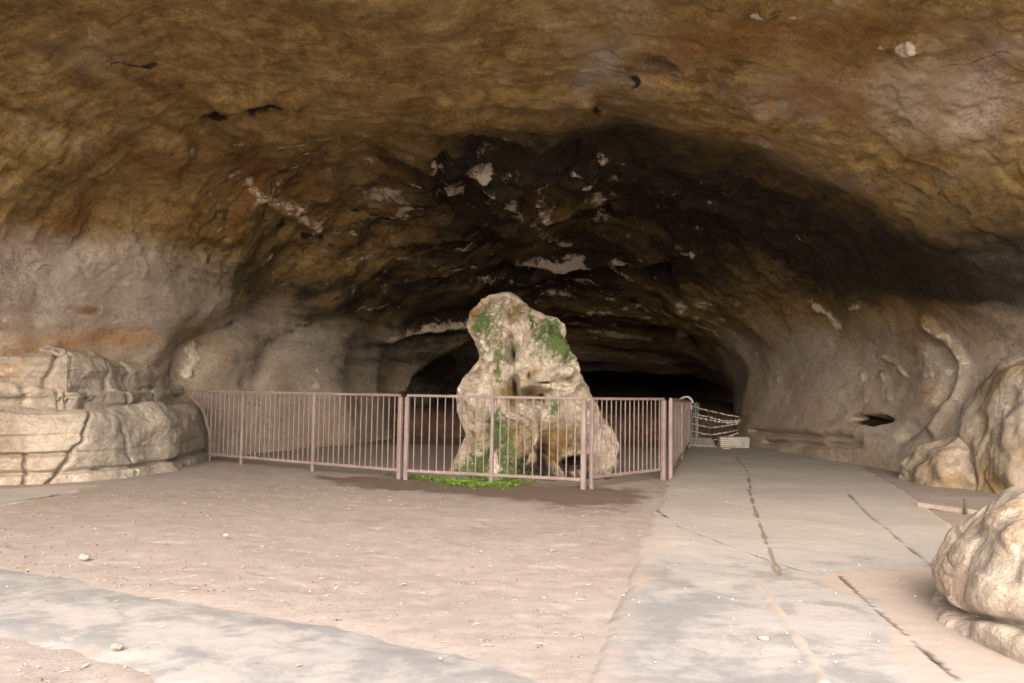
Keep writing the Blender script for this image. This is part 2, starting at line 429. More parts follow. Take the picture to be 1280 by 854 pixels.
def line_w(pts, w):
    """soft weight around a polyline of world points"""
    best = np.full(B0.shape[:2], 1e9)
    for a, b in zip(pts[:-1], pts[1:]):
        a, b = np.array(a, float), np.array(b, float); ab = b - a
        t = np.clip(((B0 - a) @ ab) / (ab @ ab), 0, 1)
        best = np.minimum(best, ((B0 - a - t[..., None] * ab) ** 2).sum(-1))
    return np.exp(-best / w ** 2)

inner = sstep(13.5, 16, D) * (1 - sstep(30, 40, D))
high = sstep(2.4, 4.2, Z)
wallw = 1 - 0.5 * (1 - sstep(2.0, 4.0, Z))
disp = (0.26 + 0.22 * sstep(13, 16, D)) * wallw * fbm(B0, 3.6, 2, 21) + 0.055 * wallw * fbm(B0, (1.0, 1.6, 0.8), 4, 31)
rough = 0.30 + 0.6 * inner * sstep(3.2, 4.6, Z)
disp += rough * (0.10 * fbm(B0, (0.55, 0.8, 0.4), 4, 41))
nr_ = sstep(2.5, 4.0, Z) * (1 - sstep(14, 16, D))
disp += nr_ * (0.03 * terr(fbm(B0, (1.1, 1.6, .9), 4, 61), 4, 0.2) + 0.016 * fbm(B0, 0.22, 3, 63) - 0.03 * sstep(0.8, 1.0, ridged(B0, (1.6, 1.0, 1.0), 3, 65)))
# broken ledges of the inner roof
chunk = blob((0.4, 18.2, 6.6), (3.6, 4.2, 2.2), 2.0)
vhigh = sstep(3.6, 5.0, Z)
lw = np.clip(0.75 * chunk * vhigh + 0.30 * inner * vhigh, 0, 1)
disp += lw * 0.60 * (terr(fbm(B0, (1.9, 1.15, 1.6), 4, 51), 5.0, 0.22))
disp += lw * 0.20 * (terr(fbm(B0, (0.8, 0.5, 0.8), 3, 57), 5.0, 0.3))
# left wall: buttresses and hollows
RELIEF = [
 ('c', -0.22, 1, [[4.896, 13.14, 5.023, 12.85, 33.47, 4.424, -5.315, 3.943], [5.023, 12.85, 5.177, 12.71, 48.13, 4.381, -3.053, 4.464], [5.177, 12.71, 5.276, 12.92, 51.4, 3.839, 1.053, 5.153]]),
 ('c', -0.22, 1, [[5.735, 13.06, 5.917, 12.93, 44.46, 0.7392, -6.276, 3.696], [5.917, 12.93, 6.153, 13.01, 36.42, -0.09083, -0.5778, 4.632], [6.153, 13.01, 6.356, 13.25, 31.49, -0.9312, -5.952, 4.947]]),
 ('c', 0.18, 1, [[5.03, 12.34, 5.214, 12.21, 38.37, 3.446, -2.477, 4.219], [5.214, 12.21, 5.31, 12.39, 40.58, 2.891, 0.3636, 4.13]]),
 ('c', 0.15, 1, [[5.755, 12.6, 5.977, 12.42, 36.51, 0.6444, -1.02, 3.746], [5.977, 12.42, 6.316, 12.61, 28.73, -0.6147, -1.762, 3.795]]),
 ('c', -0.16, 1, [[4.779, 13.25, 4.692, 13.84, 16.5, 4.219, -9.521, 3.025], [4.692, 13.84, 4.497, 14.17, 16.29, 4.168, -7.59, 1.894]]),
 ('c', 0.2, 0, [5.155, 13.67], [6.686, 0.5994, -1.93, 1.437], 2.0),
 ('c', 0.2, 0, [4.613, 13.83], [3.973, 1.036, -3.915, 0.9868], 2.0),
 ('c', -0.25, 1, [[5.722, 14.22, 5.672, 15.59, 54.33, 1.714, -7.615, 6.515], [5.672, 15.59, 5.541, 18.03, 42.84, 1.9, -5.731, 2.195]]),
 ('c', 0.15, 0, [5.583, 16.24], [17.24, 0.7159, 1.816, 1.206], 2.0),
 ('c', -0.25, 1, [[5.715, 15.01, 5.975, 15.09, 47.28, 0.668, -3.348, 3.37], [5.975, 15.09, 6.34, 15.58, 38.35, -0.5138, -4.188, 3.504]]),
 ('c', -0.3, 1, [[5.773, 16.08, 6.164, 16.08, 46.91, 0.1887, 11.92, 7.738], [6.164, 16.08, 6.473, 15.7, 40.15, -1.339, 0.8425, 8.801]]),
 ('c', -0.4, 1, [[5.58, 19.45, 6.129, 20.52, 28.55, 1.44, 2.822, 3.335], [6.129, 20.52, 6.663, 20.07, 24.79, -0.116, -5.253, 2.135]]),
 ('c', 0.3, 1, [[5.778, 15.88, 6.019, 15.82, 40.07, 0.4183, 10.49, 5.648], [6.019, 15.82, 6.323, 15.71, 36.3, -0.6666, -9.729, 4.399]]),
 ('c', 0.12, 0, [5.901, 16.93], [10.13, 0.1741, 2.405, 1.257], 2.0),
 ('c', 0.12, 0, [6.451, 16.57], [14.41, -0.3497, -7.329, 1.372], 2.0),
 ('c', 0.1, 1, [[4.603, 15.95, 4.613, 16.64, 11.3, 3.888, -11.81, 1.17], [4.613, 16.64, 4.593, 17.45, 12.32, 4.863, -9.94, 2.908], [4.593, 17.45, 4.552, 18.1, 13.51, 4.33, -6.51, 2.493]]),
 ('c', -0.12, 1, [[4.489, 16.43, 4.417, 17.69, 14.1, 4.714, -9.378, 2.041], [4.417, 17.69, 4.384, 18.36, 13.86, 5.285, -9.792, 2.431]]),
 ('c', -0.9, 1, [[5.708, 24.47, 6.334, 24.78, 15.75, 0.5007, -1.281, 2.37], [6.334, 24.78, 7.505, 22.98, 14.79, -0.2329, 2.901, 2.572]]),
 ('c', 0.35, 1, [[5.868, 23.84, 6.557, 23.84, 18.49, -0.2004, -0.7844, 2.27], [6.557, 23.84, 7.245, 22.47, 15.67, -0.6212, 3.313, 2.16]]),
 ('c', -0.26, 1, [[1.625, 16.42, 2.211, 16.5, 0.7515, 2.091, -3.412, 0.08168], [2.211, 16.5, 2.676, 17.48, 1.555, 2.152, -3.759, 0.1825], [2.676, 17.48, 3.126, 19.14, 0.7652, 1.854, -3.859, 0.3136]]),
 ('c', -0.2, 1, [[1.61, 18.64, 2.481, 19.24, -0.03309, 2.385, -3.519, 0.2274], [2.481, 19.24, 3.045, 20.27, 1.21, 2.506, -3.619, 0.495], [3.045, 20.27, 3.535, 22.06, 1.961, 1.613, -3.253, 0.4417]]),
 ('c', 0.14, 0, [2.146, 17.69], [0.3759, 1.227, -2.096, 0.1159], 2.0),
 ('c', -0.25, 0, [2.041, 16.85], [0.9793, 2.508, -3.217, 0.101], 2.0),
 ('c', 0.12, 1, [[2.298, 16.88, 2.014, 16.97, 5.261, 10.21, -16.4, 0.6645], [2.014, 16.97, 1.767, 16.84, 1.347, 10.88, -15.64, 0.6649]]),
 ('c', 0.5, 1, [[1.675, 26.4, 3.058, 27.33, 1.727, 1.532, -3.823, 0.5692], [3.058, 27.33, 4.123, 27.52, 5.025, 1.468, -3.897, 1.047], [4.123, 27.52, 4.758, 27.4, 8.002, 1.333, -4.577, 1.08]]),
 ('c', -0.6, 1, [[1.901, 30.21, 3.315, 30.07, 1.404, 0.4943, -1.601, 0.1273], [3.315, 30.07, 4.249, 30.44, 3.106, 0.5852, -1.728, 0.3412]]),
 ('c', 0.25, 1, [[3.207, 23.82, 3.892, 25.68, 5.664, 1.555, -6.543, 1.357], [3.892, 25.68, 4.858, 26.89, 10.12, 1.86, -4.42, 1.839]]),
 ('c', -0.2, 1, [[2.832, 23.59, 3.702, 26.21, 4.051, 1.75, -6.541, 1.202], [3.702, 26.21, 4.603, 27.36, 8.486, 1.859, -5.049, 1.7]]),
 ('c', 0.08, 0, [2.187, 20.79], [0.07823, 0.626, -1.768, 0.1319], 2.0),
 ('c', 0.12, 1, [[9.663, 15.19, 9.898, 14.82, 8.427, -7.031, 14.5, 1.427], [9.898, 14.82, 10.28, 14.43, 2.56, -7.369, 13.9, 0.7292], [10.28, 14.43, 10.83, 14.49, -2.759, -7.165, 13.98, 0.1439], [10.83, 14.49, 11.18, 15.09, -2.255, -7.421, 17.68, -0.3192]]),
 ('c', -0.2, 1, [[10.09, 15.24, 10.43, 14.84, 0.983, -6.171, 11.12, 0.3695], [10.43, 14.84, 10.95, 15.02, -3.188, -6.346, 12.57, -0.1915], [10.95, 15.02, 11.28, 16.05, -1.165, -5.001, 15.48, -0.04808]]),
 ('c', -0.16, 1, [[11.38, 23.23, 11.38, 20.29, -4.825, -6.369, 25.93, -0.4718], [11.38, 20.29, 11.36, 18.05, -6.137, -9.381, 31.42, -0.7846]]),
 ('c', -0.16, 1, [[11.53, 22.33, 11.5, 19.78, -5.981, -7.204, 26.88, -0.7892], [11.5, 19.78, 11.44, 17.67, -6.816, -10.02, 31.47, -1.142]]),
 ('c', -0.5, 0, [11.11, 17.44], [-1.353, -1.449, 15.89, -0.1975], 4),
 ('c', 0.12, 0, [11.28, 19.54], [-0.2399, -0.4412, 11.32, 0.0], 2.0),
 ('c', 0.1, 0, [6.832, 9.739], [26.91, -3.963, 12.83, 7.51], 2.0),
 ('c', 0.12, 0, [7.455, 9.637], [20.54, -6.798, 9.513, 6.708], 2.0),
 ('c', 0.1, 0, [7.354, 9.718], [28.16, -7.988, 9.137, 10.78], 2.0),
 ('c', 0.045, 1, [[10.1, 17.46, 10.23, 17.01, 2.991, -9.392, 25.8, 1.239], [10.23, 17.01, 10.43, 16.55, -2.104, -9.117, 25.36, 0.9117]]),
 ('c', 0.045, 1, [[10.38, 18.23, 10.82, 17.75, -6.587, -7.88, 17.26, 0.3318]]),
 ('c', 0.045, 1, [[10.4, 17.48, 10.8, 16.91, -7.412, -7.978, 17.79, 0.3606]]),
]
def wfeat(it):
    """weight of a painted or carved mark, laid out in the vault's own (section, depth) coordinates"""
    if it[2] == 0:
        (cu, cd), m, p = it[3], it[4], it[5]
        a, b = UW - cu, DW - cd
        q = (m[0] * a + m[1] * b) ** 2 + (m[2] * a + m[3] * b) ** 2
        return np.exp(-np.minimum(q, 60) ** (p / 2))
    best = np.full(U.shape, 60.0)
    for u0, d0, u1, d1, m0, m1, m2, m3 in it[3]:
        ex, ey = m0 * (u1 - u0) + m1 * (d1 - d0), m2 * (u1 - u0) + m3 * (d1 - d0)
        a, b = UW - u0, DW - d0
        ax, ay = m0 * a + m1 * b, m2 * a + m3 * b
        t = np.clip((ax * ex + ay * ey) / (ex * ex + ey * ey + 1e-9), 0, 1)
        best = np.minimum(best, (ax - t * ex) ** 2 + (ay - t * ey) ** 2)
    return np.exp(-best)
UW, DW = U + 0.03 * fbm(B0, 0.7, 2, 311), D + 0.12 * fbm(B0, 0.7, 2, 313)
for it in RELIEF:
    disp += it[1] * wfeat(it)

P = P + N * disp[..., None]
P[..., 2] = np.maximum(P[..., 2], -0.6)

Nw = N
soot = np.zeros_like(D); pale = soot.copy(); ochre = soot.copy(); green = soot.copy()
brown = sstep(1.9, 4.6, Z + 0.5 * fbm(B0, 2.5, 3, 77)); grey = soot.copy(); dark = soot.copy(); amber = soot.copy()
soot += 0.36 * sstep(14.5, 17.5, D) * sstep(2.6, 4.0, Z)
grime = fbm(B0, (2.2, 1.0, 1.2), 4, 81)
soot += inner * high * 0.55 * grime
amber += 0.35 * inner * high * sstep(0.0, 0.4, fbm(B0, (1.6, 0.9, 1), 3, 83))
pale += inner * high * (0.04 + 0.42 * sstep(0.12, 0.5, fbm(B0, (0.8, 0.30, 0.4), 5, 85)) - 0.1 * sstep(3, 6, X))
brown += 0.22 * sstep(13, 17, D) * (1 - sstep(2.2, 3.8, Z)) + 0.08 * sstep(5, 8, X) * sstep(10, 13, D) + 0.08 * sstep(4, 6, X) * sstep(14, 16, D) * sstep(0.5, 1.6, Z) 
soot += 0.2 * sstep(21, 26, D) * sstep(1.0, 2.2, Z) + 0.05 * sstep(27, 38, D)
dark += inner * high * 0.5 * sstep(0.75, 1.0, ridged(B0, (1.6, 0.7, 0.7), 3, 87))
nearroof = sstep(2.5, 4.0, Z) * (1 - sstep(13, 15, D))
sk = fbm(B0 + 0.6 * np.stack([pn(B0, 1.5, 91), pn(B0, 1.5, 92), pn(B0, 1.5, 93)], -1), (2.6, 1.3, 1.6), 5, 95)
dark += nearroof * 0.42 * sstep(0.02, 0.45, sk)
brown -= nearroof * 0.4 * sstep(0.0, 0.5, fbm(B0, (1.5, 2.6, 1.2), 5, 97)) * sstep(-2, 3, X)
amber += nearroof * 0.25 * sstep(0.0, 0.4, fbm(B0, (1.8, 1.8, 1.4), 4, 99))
FEAT = [  # dark lines along RELIEF grooves put the grooves' shade into the colour
 ('grey', 0.25, 0, [2.985, 13.21], [0.206, 0.5187, -2.631, 0.3773], 2.0),
 ('grey', 0.75, 0, [2.423, 21.84], [0.109, 0.2756, -1.165, 0.1179], 2.0),
 ('soot', 0.35, 0, [2.691, 22.66], [0.2163, 0.2608, -1.3, 0.1533], 2.0),
 ('grey', 0.5, 0, [2.72, 16.28], [0.3519, 0.519, -1.464, 0.1143], 2.0),
 ('brown', -0.7, 0, [3.063, 13.46], [0.1822, 0.4288, -2.183, 0.2871], 2.0),
 ('brown', -0.4, 0, [2.835, 17.84], [0.2089, 0.3742, -1.393, 0.1072], 2.0),
 ('brown', -0.3, 0, [3.462, 15.13], [0.3192, 0.4677, -3.061, 0.4349], 2.0),
 ('ochre', 0.55, 0, [2.25, 14.1], [0.2404, 0.5984, -3.848, 0.1694], 2.0),
 ('ochre', 0.4, 0, [1.929, 13.01], [0.3808, 1.273, -4.468, 0.2556], 2.0),
 ('ochre', 0.3, 0, [2.437, 15.17], [0.5176, 0.9845, -3.909, 0.2531], 2.0),
 ('amber', 0.9, 0, [2.688, 13.82], [1.002, 3.122, -12.6, 0.5164], 2.0),
 ('amber', 0.6, 0, [2.353, 12.6], [2.867, 6.098, -7.837, 0.7734], 2.0),
 ('pale', 0.36, 0, [2.379, 13.32], [0.7179, 1.329, -8.368, 1.005], 2.0),
 ('pale', 0.42, 0, [2.464, 12.65], [0.9332, 2.916, -11.67, 1.568], 2.0),
 ('pale', 1.32, 1, [[2.298, 16.88, 2.014, 16.97, 4.209, 8.167, -13.12, 0.5316], [2.014, 16.97, 1.767, 16.84, 1.078, 8.704, -12.51, 0.5319]]),
 ('pale', 0.96, 1, [[2.049, 20.71, 1.555, 20.51, -3.751, 12.56, -15.01, 0.5441]]),
 ('pale', 0.84, 0, [3.154, 16.74], [3.622, 8.176, -18.14, 2.21], 2.0),
 ('pale', 0.6, 0, [2.864, 17.62], [3.935, 5.322, -23.17, 0.8198], 2.0),
 ('dark', 0.5, 1, [[1.554, 16.39, 2.182, 16.43, 1.863, 7.507, -12.04, 0.3312], [2.182, 16.43, 2.527, 16.96, 5.861, 7.899, -13.57, 0.7214], [2.527, 16.96, 2.841, 18.2, 5.028, 6.551, -13.32, 0.8083]]),  # painted shade of the left wall's crease
 ('dark', 0.45, 1, [[1.767, 18.57, 2.513, 19.23, 0.3152, 6.568, -9.746, 0.7151], [2.513, 19.23, 3.067, 20.18, 3.118, 6.801, -9.632, 1.389]]),
 ('brown', 0.5, 0, [2.477, 16.69], [0.9434, 1.339, -3.137, 0.19], 2.0),
 ('soot', 0.3, 0, [3.259, 20.76], [0.4278, 0.376, -2.083, 0.317], 2.0),
 ('dark', 0.75, 1, [[4.915, 13.02, 5.042, 12.69, 65.29, 8.243, -8.734, 7.285], [5.042, 12.69, 5.188, 12.58, 81.02, 7.748, -4.033, 8.333], [5.188, 12.58, 5.286, 12.75, 93.29, 6.69, 4.204, 9.557]]),  # shade behind the roof lip, painted along its groove
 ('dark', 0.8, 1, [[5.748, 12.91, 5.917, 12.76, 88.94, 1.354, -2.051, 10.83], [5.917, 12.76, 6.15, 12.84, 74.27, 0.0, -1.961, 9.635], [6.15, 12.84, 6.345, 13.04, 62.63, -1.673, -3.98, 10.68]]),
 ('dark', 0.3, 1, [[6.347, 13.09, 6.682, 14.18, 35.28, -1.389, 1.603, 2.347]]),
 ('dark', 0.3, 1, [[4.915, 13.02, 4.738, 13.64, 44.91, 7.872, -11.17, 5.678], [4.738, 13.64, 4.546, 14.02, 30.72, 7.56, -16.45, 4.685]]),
 ('amber', 0.45, 0, [4.307, 12.92], [0.9416, 0.3341, -1.741, 0.4145], 2.0),
 ('amber', 0.4, 0, [4.681, 15.69], [1.305, 0.3902, -1.348, 0.3245], 2.0),
 ('amber', 0.4, 0, [3.627, 12.65], [0.892, 0.7401, -3.655, 0.6643], 2.0),
 ('amber', 0.6, 0, [6.824, 10.26], [2.627, -0.3971, 1.511, 1.197], 2.0),
 ('amber', 0.55, 0, [7.322, 11.12], [1.818, -0.4873, 3.016, 1.543], 2.0),
 ('amber', 0.4, 0, [6.603, 11.04], [6.969, -0.7181, 1.483, 1.362], 2.0),
 ('amber', 0.4, 0, [7.396, 9.33], [2.26, -0.6903, 2.979, 1.728], 2.0),
 ('amber', 0.4, 0, [3.806, 15.21], [0.5413, 0.4143, -2.23, 0.3954], 2.0),
 ('dark', 0.3, 0, [6.73, 11.17], [5.733, -0.793, 3.284, 2.676], 2.0),
 ('dark', 0.3, 0, [7.513, 11.06], [3.232, -0.927, 5.799, 2.552], 2.0),
 ('dark', 0.35, 0, [6.135, 10.69], [16.24, -0.3764, -2.402, 3.802], 2.0),
 ('dark', 0.3, 0, [6.126, 11.0], [23.52, -0.5126, -0.4881, 4.943], 2.0),
 ('grey', 0.55, 0, [6.275, 11.57], [4.957, -0.1981, 0.228, 0.8282], 2.0),
 ('grey', 0.4, 0, [5.79, 10.85], [2.856, 0.05319, -0.7316, 0.9029], 2.0),
 ('grey', 0.25, 0, [4.848, 10.65], [3.254, 0.6399, -3.121, 1.072], 2.0),
 ('brown', -0.35, 0, [6.275, 11.57], [5.871, -0.2588, 0.1895, 0.9155], 2.0),
 ('brown', -0.25, 0, [4.829, 10.59], [3.281, 0.666, -3.507, 1.286], 2.0),
 ('brown', -0.45, 0, [8.071, 10.76], [1.607, -0.6831, 1.645, 0.6831], 2.0),
 ('brown', -0.35, 0, [7.633, 10.27], [2.392, -0.9104, 1.984, 1.248], 2.0),
 ('brown', -0.4, 0, [7.836, 9.56], [3.966, -1.64, 1.227, 0.6035], 2.0),
 ('grey', 0.35, 0, [8.199, 10.93], [1.918, -0.8098, 2.19, 0.7285], 2.0),
 ('dark', 0.7, 1, [[4.808, 10.86, 4.87, 11.0, 112.0, 21.16, -54.09, 14.94], [4.87, 11.0, 4.93, 11.05, 124.7, 19.7, -49.45, 15.25], [4.93, 11.05, 4.965, 11.12, 123.1, 19.05, -7.303, 22.23]]),
 ('dark', 0.9, 0, [6.487, 11.77], [43.6, -3.72, 1.775, 10.99], 2.0),
 ('dark', 0.25, 0, [5.223, 11.45], [33.33, 2.56, 2.962, 6.437], 2.0),
 ('dark', 0.25, 0, [4.985, 11.78], [26.23, 3.719, -5.556, 6.375], 2.0),
 ('dark', 0.2, 0, [4.888, 11.62], [16.63, 2.654, -21.53, 5.971], 2.0),
 ('pale', 1.2, 0, [6.833, 9.742], [25.25, -3.662, 8.946, 6.517], 4),
 ('pale', 0.96, 0, [7.354, 9.718], [25.34, -7.189, 7.832, 9.243], 4),
 ('pale', 1.32, 0, [7.455, 9.637], [17.6, -5.827, 9.513, 6.708], 4),
 ('pale', 0.84, 0, [6.648, 9.694], [23.31, -2.725, 27.22, 13.35], 2.0),
 ('pale', 0.6, 0, [6.96, 9.7], [9.203, -1.819, 27.43, 13.64], 2.0),
 ('soot', 0.72, 1, [[6.679, 15.18, 7.44, 16.17, 2.701, -0.2, 0.672, 0.3732], [7.44, 16.17, 8.166, 15.86, 2.104, -0.311, 0.9659, 0.3225], [8.166, 15.86, 8.798, 14.04, 1.927, -0.4199, 1.553, 0.2047], [8.798, 14.04, 9.54, 11.99, 1.861, -0.8397, 1.627, 0.1735]]),
 ('dark', 0.25, 1, [[7.046, 16.6, 7.689, 16.36, 4.142, -0.3996, 1.07, 0.5241], [7.689, 16.36, 8.538, 15.73, 3.611, -0.6405, 2.051, 0.4934], [8.538, 15.73, 9.218, 13.02, 2.984, -0.8925, 3.091, 0.1692]]),
 ('soot', 0.35, 0, [6.023, 15.29], [2.343, -0.01361, 0.6379, 0.5938], 2.0),
 ('soot', 0.5, 0, [7.548, 18.64], [0.9966, -0.1082, 0.8366, 0.2455], 2.0),
 ('soot', 0.6, 0, [8.992, 14.35], [0.6176, -0.1904, 2.444, 0.1016], 2.0),
 ('soot', 0.3, 0, [5.566, 24.68], [0.5273, 0.06567, -3.42, 1.811], 2.0),
 ('soot', 0.5, 0, [9.186, 13.41], [0.9553, -0.3614, 3.199, 0.2216], 2.0),
 ('soot', 0.5, 0, [6.646, 25.13], [0.9795, 0.01041, 1.691, 1.112], 2.0),
 ('soot', -0.3, 0, [5.142, 16.38], [1.474, 0.2262, -1.122, 0.3991], 2.0),
 ('soot', -0.25, 0, [4.881, 14.88], [2.433, 0.4604, -1.134, 0.399], 2.0),
 ('soot', -0.2, 0, [4.22, 19.5], [0.8621, 0.4449, -1.377, 0.4574], 2.0),
 ('pale', 0.96, 0, [5.893, 16.66], [19.33, 0.4039, 26.0, 12.37], 2.0),
 ('pale', 0.96, 0, [5.967, 18.82], [20.66, 0.7697, -7.661, 1.723], 2.0),
 ('pale', 0.72, 0, [5.823, 16.39], [19.95, 0.2657, 5.264, 4.591], 2.0),
 ('pale', 0.72, 0, [6.142, 17.54], [14.24, -0.1382, -9.725, 1.741], 2.0),
 ('pale', 0.9, 0, [5.271, 17.99], [9.253, 1.166, 0.3234, 5.613], 2.0),
 ('pale', 0.9, 0, [5.273, 18.56], [10.15, 0.9895, -1.19, 3.562], 2.0),
 ('pale', 0.96, 0, [5.628, 18.16], [16.53, 1.075, -16.82, 2.585], 2.0),
 ('pale', 1.08, 0, [5.637, 16.1], [57.16, 2.076, 3.323, 2.872], 2.0),
 ('pale', 0.72, 0, [5.975, 14.54], [11.09, 0.06513, 14.02, 3.404], 2.0),
 ('pale', 0.72, 0, [6.456, 16.67], [14.86, -0.2867, -11.67, 1.895], 2.0),
 ('pale', 0.84, 0, [6.239, 18.94], [17.4, 0.2908, -13.34, 1.668], 2.0),
 ('pale', 0.72, 0, [5.996, 19.59], [14.04, 0.505, 1.705, 5.151], 2.0),
 ('pale', 0.6, 0, [5.112, 14.62], [8.017, 0.8648, -3.946, 1.063], 2.0),
 ('pale', 0.54, 0, [5.295, 14.0], [11.73, 0.8409, -6.159, 1.248], 2.0),
 ('pale', 0.6, 0, [5.414, 14.75], [18.26, 1.137, 5.722, 1.296], 2.0),
 ('pale', 0.72, 0, [6.124, 13.06], [5.803, -0.1332, -2.401, 10.88], 2.0),
 ('pale', 0.84, 0, [4.677, 13.64], [20.58, 5.132, -13.22, 3.421], 2.0),
 ('pale', 0.72, 0, [4.912, 14.15], [13.8, 2.209, -20.95, 4.733], 2.0),
 ('pale', 0.6, 0, [4.619, 15.23], [10.45, 4.411, -19.38, 5.598], 2.0),
 ('pale', 0.6, 0, [5.516, 17.53], [16.34, 0.9358, -3.478, 1.248], 2.0),
 ('pale', 0.48, 0, [5.977, 16.26], [10.61, 0.0, 12.26, 5.677], 2.0),
 ('pale', 0.66, 0, [6.642, 18.87], [5.544, -0.1893, -2.89, 5.274], 2.0),
 ('pale', 0.6, 0, [6.678, 20.77], [5.176, -0.1694, 5.156, 4.104], 2.0),
 ('pale', 0.6, 0, [6.191, 21.59], [3.391, -0.05363, -17.39, 2.672], 2.0),
 ('pale', 0.6, 0, [5.42, 21.51], [9.816, 0.9136, -8.128, 4.031], 2.0),
 ('pale', 0.54, 0, [4.912, 19.36], [7.989, 1.554, -13.04, 3.694], 2.0),
 ('pale', 0.6, 0, [7.624, 20.8], [5.768, -1.034, 16.2, 4.704], 2.0),
 ('pale', 0.72, 0, [6.526, 15.72], [21.77, -1.372, -12.02, 9.674], 2.0),
 ('amber', 0.9, 0, [6.654, 18.95], [13.53, -0.3133, -4.59, 3.017], 2.0),
 ('amber', 0.5, 0, [5.55, 18.46], [10.02, 0.7261, -7.687, 0.9076], 2.0),
 ('amber', 0.5, 0, [6.239, 18.5], [7.243, 0.0, -14.12, 3.722], 2.0),
 ('amber', 0.5, 0, [5.917, 19.26], [6.083, 0.2692, -9.24, 1.827], 2.0),
 ('amber', 0.5, 0, [4.7, 19.31], [1.406, 0.426, -3.191, 0.7824], 2.0),
 ('pale', 0.72, 1, [[4.603, 15.95, 4.613, 16.64, 8.22, 2.827, -8.587, 0.8513], [4.613, 16.64, 4.593, 17.45, 8.964, 3.536, -7.229, 2.115], [4.593, 17.45, 4.552, 18.1, 9.825, 3.149, -4.735, 1.813]]),
 ('pale', 0.72, 0, [4.652, 18.84], [4.218, 1.402, -10.52, 4.683], 2.0),
 ('pale', 0.48, 0, [5.242, 16.46], [7.992, 0.6604, -7.99, 16.04], 2.0),
 ('pale', 1.14, 1, [[5.934, 23.85, 6.326, 23.71, 20.31, -0.3923, 4.197, 4.021], [6.326, 23.71, 6.792, 23.83, 21.23, -0.5915, 0.9354, 2.788], [6.792, 23.83, 7.185, 22.85, 16.9, -0.7954, 5.282, 2.056]]),  # light on the ledge's facing step, put into the colour as a pale strip
 ('ochre', 0.8, 0, [6.482, 23.87], [5.154, -0.1914, -0.2274, 4.387], 2.0),
 ('pale', 1.08, 0, [7.018, 23.79], [7.329, -0.371, 1.621, 1.827], 2.0),
 ('green', 0.3, 0, [6.938, 24.15], [10.27, -0.5928, 3.865, 3.618], 2.0),
 ('dark', 0.8, 1, [[5.814, 24.46, 6.494, 24.68, 29.55, 0.6918, -1.29, 3.791], [6.494, 24.68, 7.499, 22.95, 24.42, -0.6109, 5.083, 4.354]]),  # shade under the ledge, put into the colour
 ('pale', 0.48, 0, [6.181, 26.59], [2.104, 0.1021, 6.209, 4.878], 2.0),
 ('pale', 0.54, 0, [6.864, 25.96], [7.132, 0.0, 4.543, 2.897], 2.0),
 ('pale', 0.9, 1, [[3.244, 23.92, 3.906, 25.62, 10.04, 2.656, -11.24, 2.308], [3.906, 25.62, 4.485, 26.17, 16.38, 3.625, -7.792, 3.59], [4.485, 26.17, 4.894, 26.86, 17.57, 2.806, -11.2, 2.806]]),
 ('pale', 1.08, 1, [[2.012, 26.71, 2.609, 27.38, 4.437, 4.842, -12.42, 1.741], [2.609, 27.38, 3.198, 27.44, 10.86, 5.384, -11.44, 2.975]]),
 ('pale', 0.72, 1, [[3.541, 21.64, 3.81, 22.53, 11.68, 9.23, -28.01, 4.643], [3.81, 22.53, 3.973, 22.8, 19.49, 8.484, -23.81, 4.656]]),
 ('pale', 1.08, 0, [8.057, 24.31], [7.196, -0.7405, 3.702, 1.816], 2.0),
 ('pale', 0.96, 0, [8.296, 23.32], [5.921, -1.241, 7.639, 2.267], 2.0),
 ('pale', 0.84, 0, [8.682, 23.66], [6.633, -1.263, 9.854, 1.763], 2.0),
 ('pale', 1.08, 0, [8.01, 28.98], [5.994, 0.2728, 3.153, 1.362], 2.0),
 ('pale', 0.6, 0, [6.357, 28.24], [4.112, 0.3246, 3.123, 2.092], 2.0),
 ('pale', 0.72, 0, [6.783, 29.29], [15.42, 1.112, 3.952, 3.885], 2.0),
 ('pale', 0.66, 0, [6.415, 31.22], [17.99, 1.304, 5.077, 6.522], 2.0),
 ('pale', 0.66, 0, [6.977, 31.96], [9.389, 0.5786, 0.002294, 3.534], 2.0),
 ('pale', 0.6, 0, [7.502, 34.28], [5.548, 0.1475, 5.735, 3.47], 2.0),
 ('pale', 0.72, 0, [6.217, 29.95], [7.831, 0.6344, -0.09573, 2.217], 2.0),
 ('pale', 0.504, 1, [[6.564, 28.3, 7.228, 28.28, 60.79, 3.499, 6.115, 5.778], [7.228, 28.28, 7.985, 28.46, 42.37, 2.934, 8.639, 4.879], [7.985, 28.46, 8.866, 27.37, 30.73, 0.7406, 18.82, 5.403]]),
 ('pale', 0.504, 1, [[6.496, 30.38, 7.197, 30.71, 55.93, 3.735, 5.594, 6.397], [7.197, 30.71, 8.103, 30.53, 37.39, 1.959, 14.76, 6.556], [8.103, 30.53, 8.995, 30.8, 26.0, 1.157, 15.31, 4.295]]),
 ('pale', 0.504, 1, [[6.166, 31.84, 6.945, 32.54, 58.41, 3.861, 5.94, 6.287], [6.945, 32.54, 7.711, 33.79, 40.34, 1.752, 5.013, 5.035]]),
 ('pale', 0.504, 1, [[6.195, 32.89, 6.883, 33.75, 54.32, 3.267, 1.834, 5.256], [6.883, 33.75, 7.486, 34.88, 41.4, 1.519, 3.696, 5.263]]),
 ('pale', 0.504, 1, [[6.813, 26.82, 7.759, 25.57, 49.21, -0.04469, 16.97, 9.023], [7.759, 25.57, 8.882, 24.89, 44.21, -4.124, 18.37, 7.376], [8.882, 24.89, 9.729, 23.92, 22.78, -6.63, 29.48, 5.331]]),
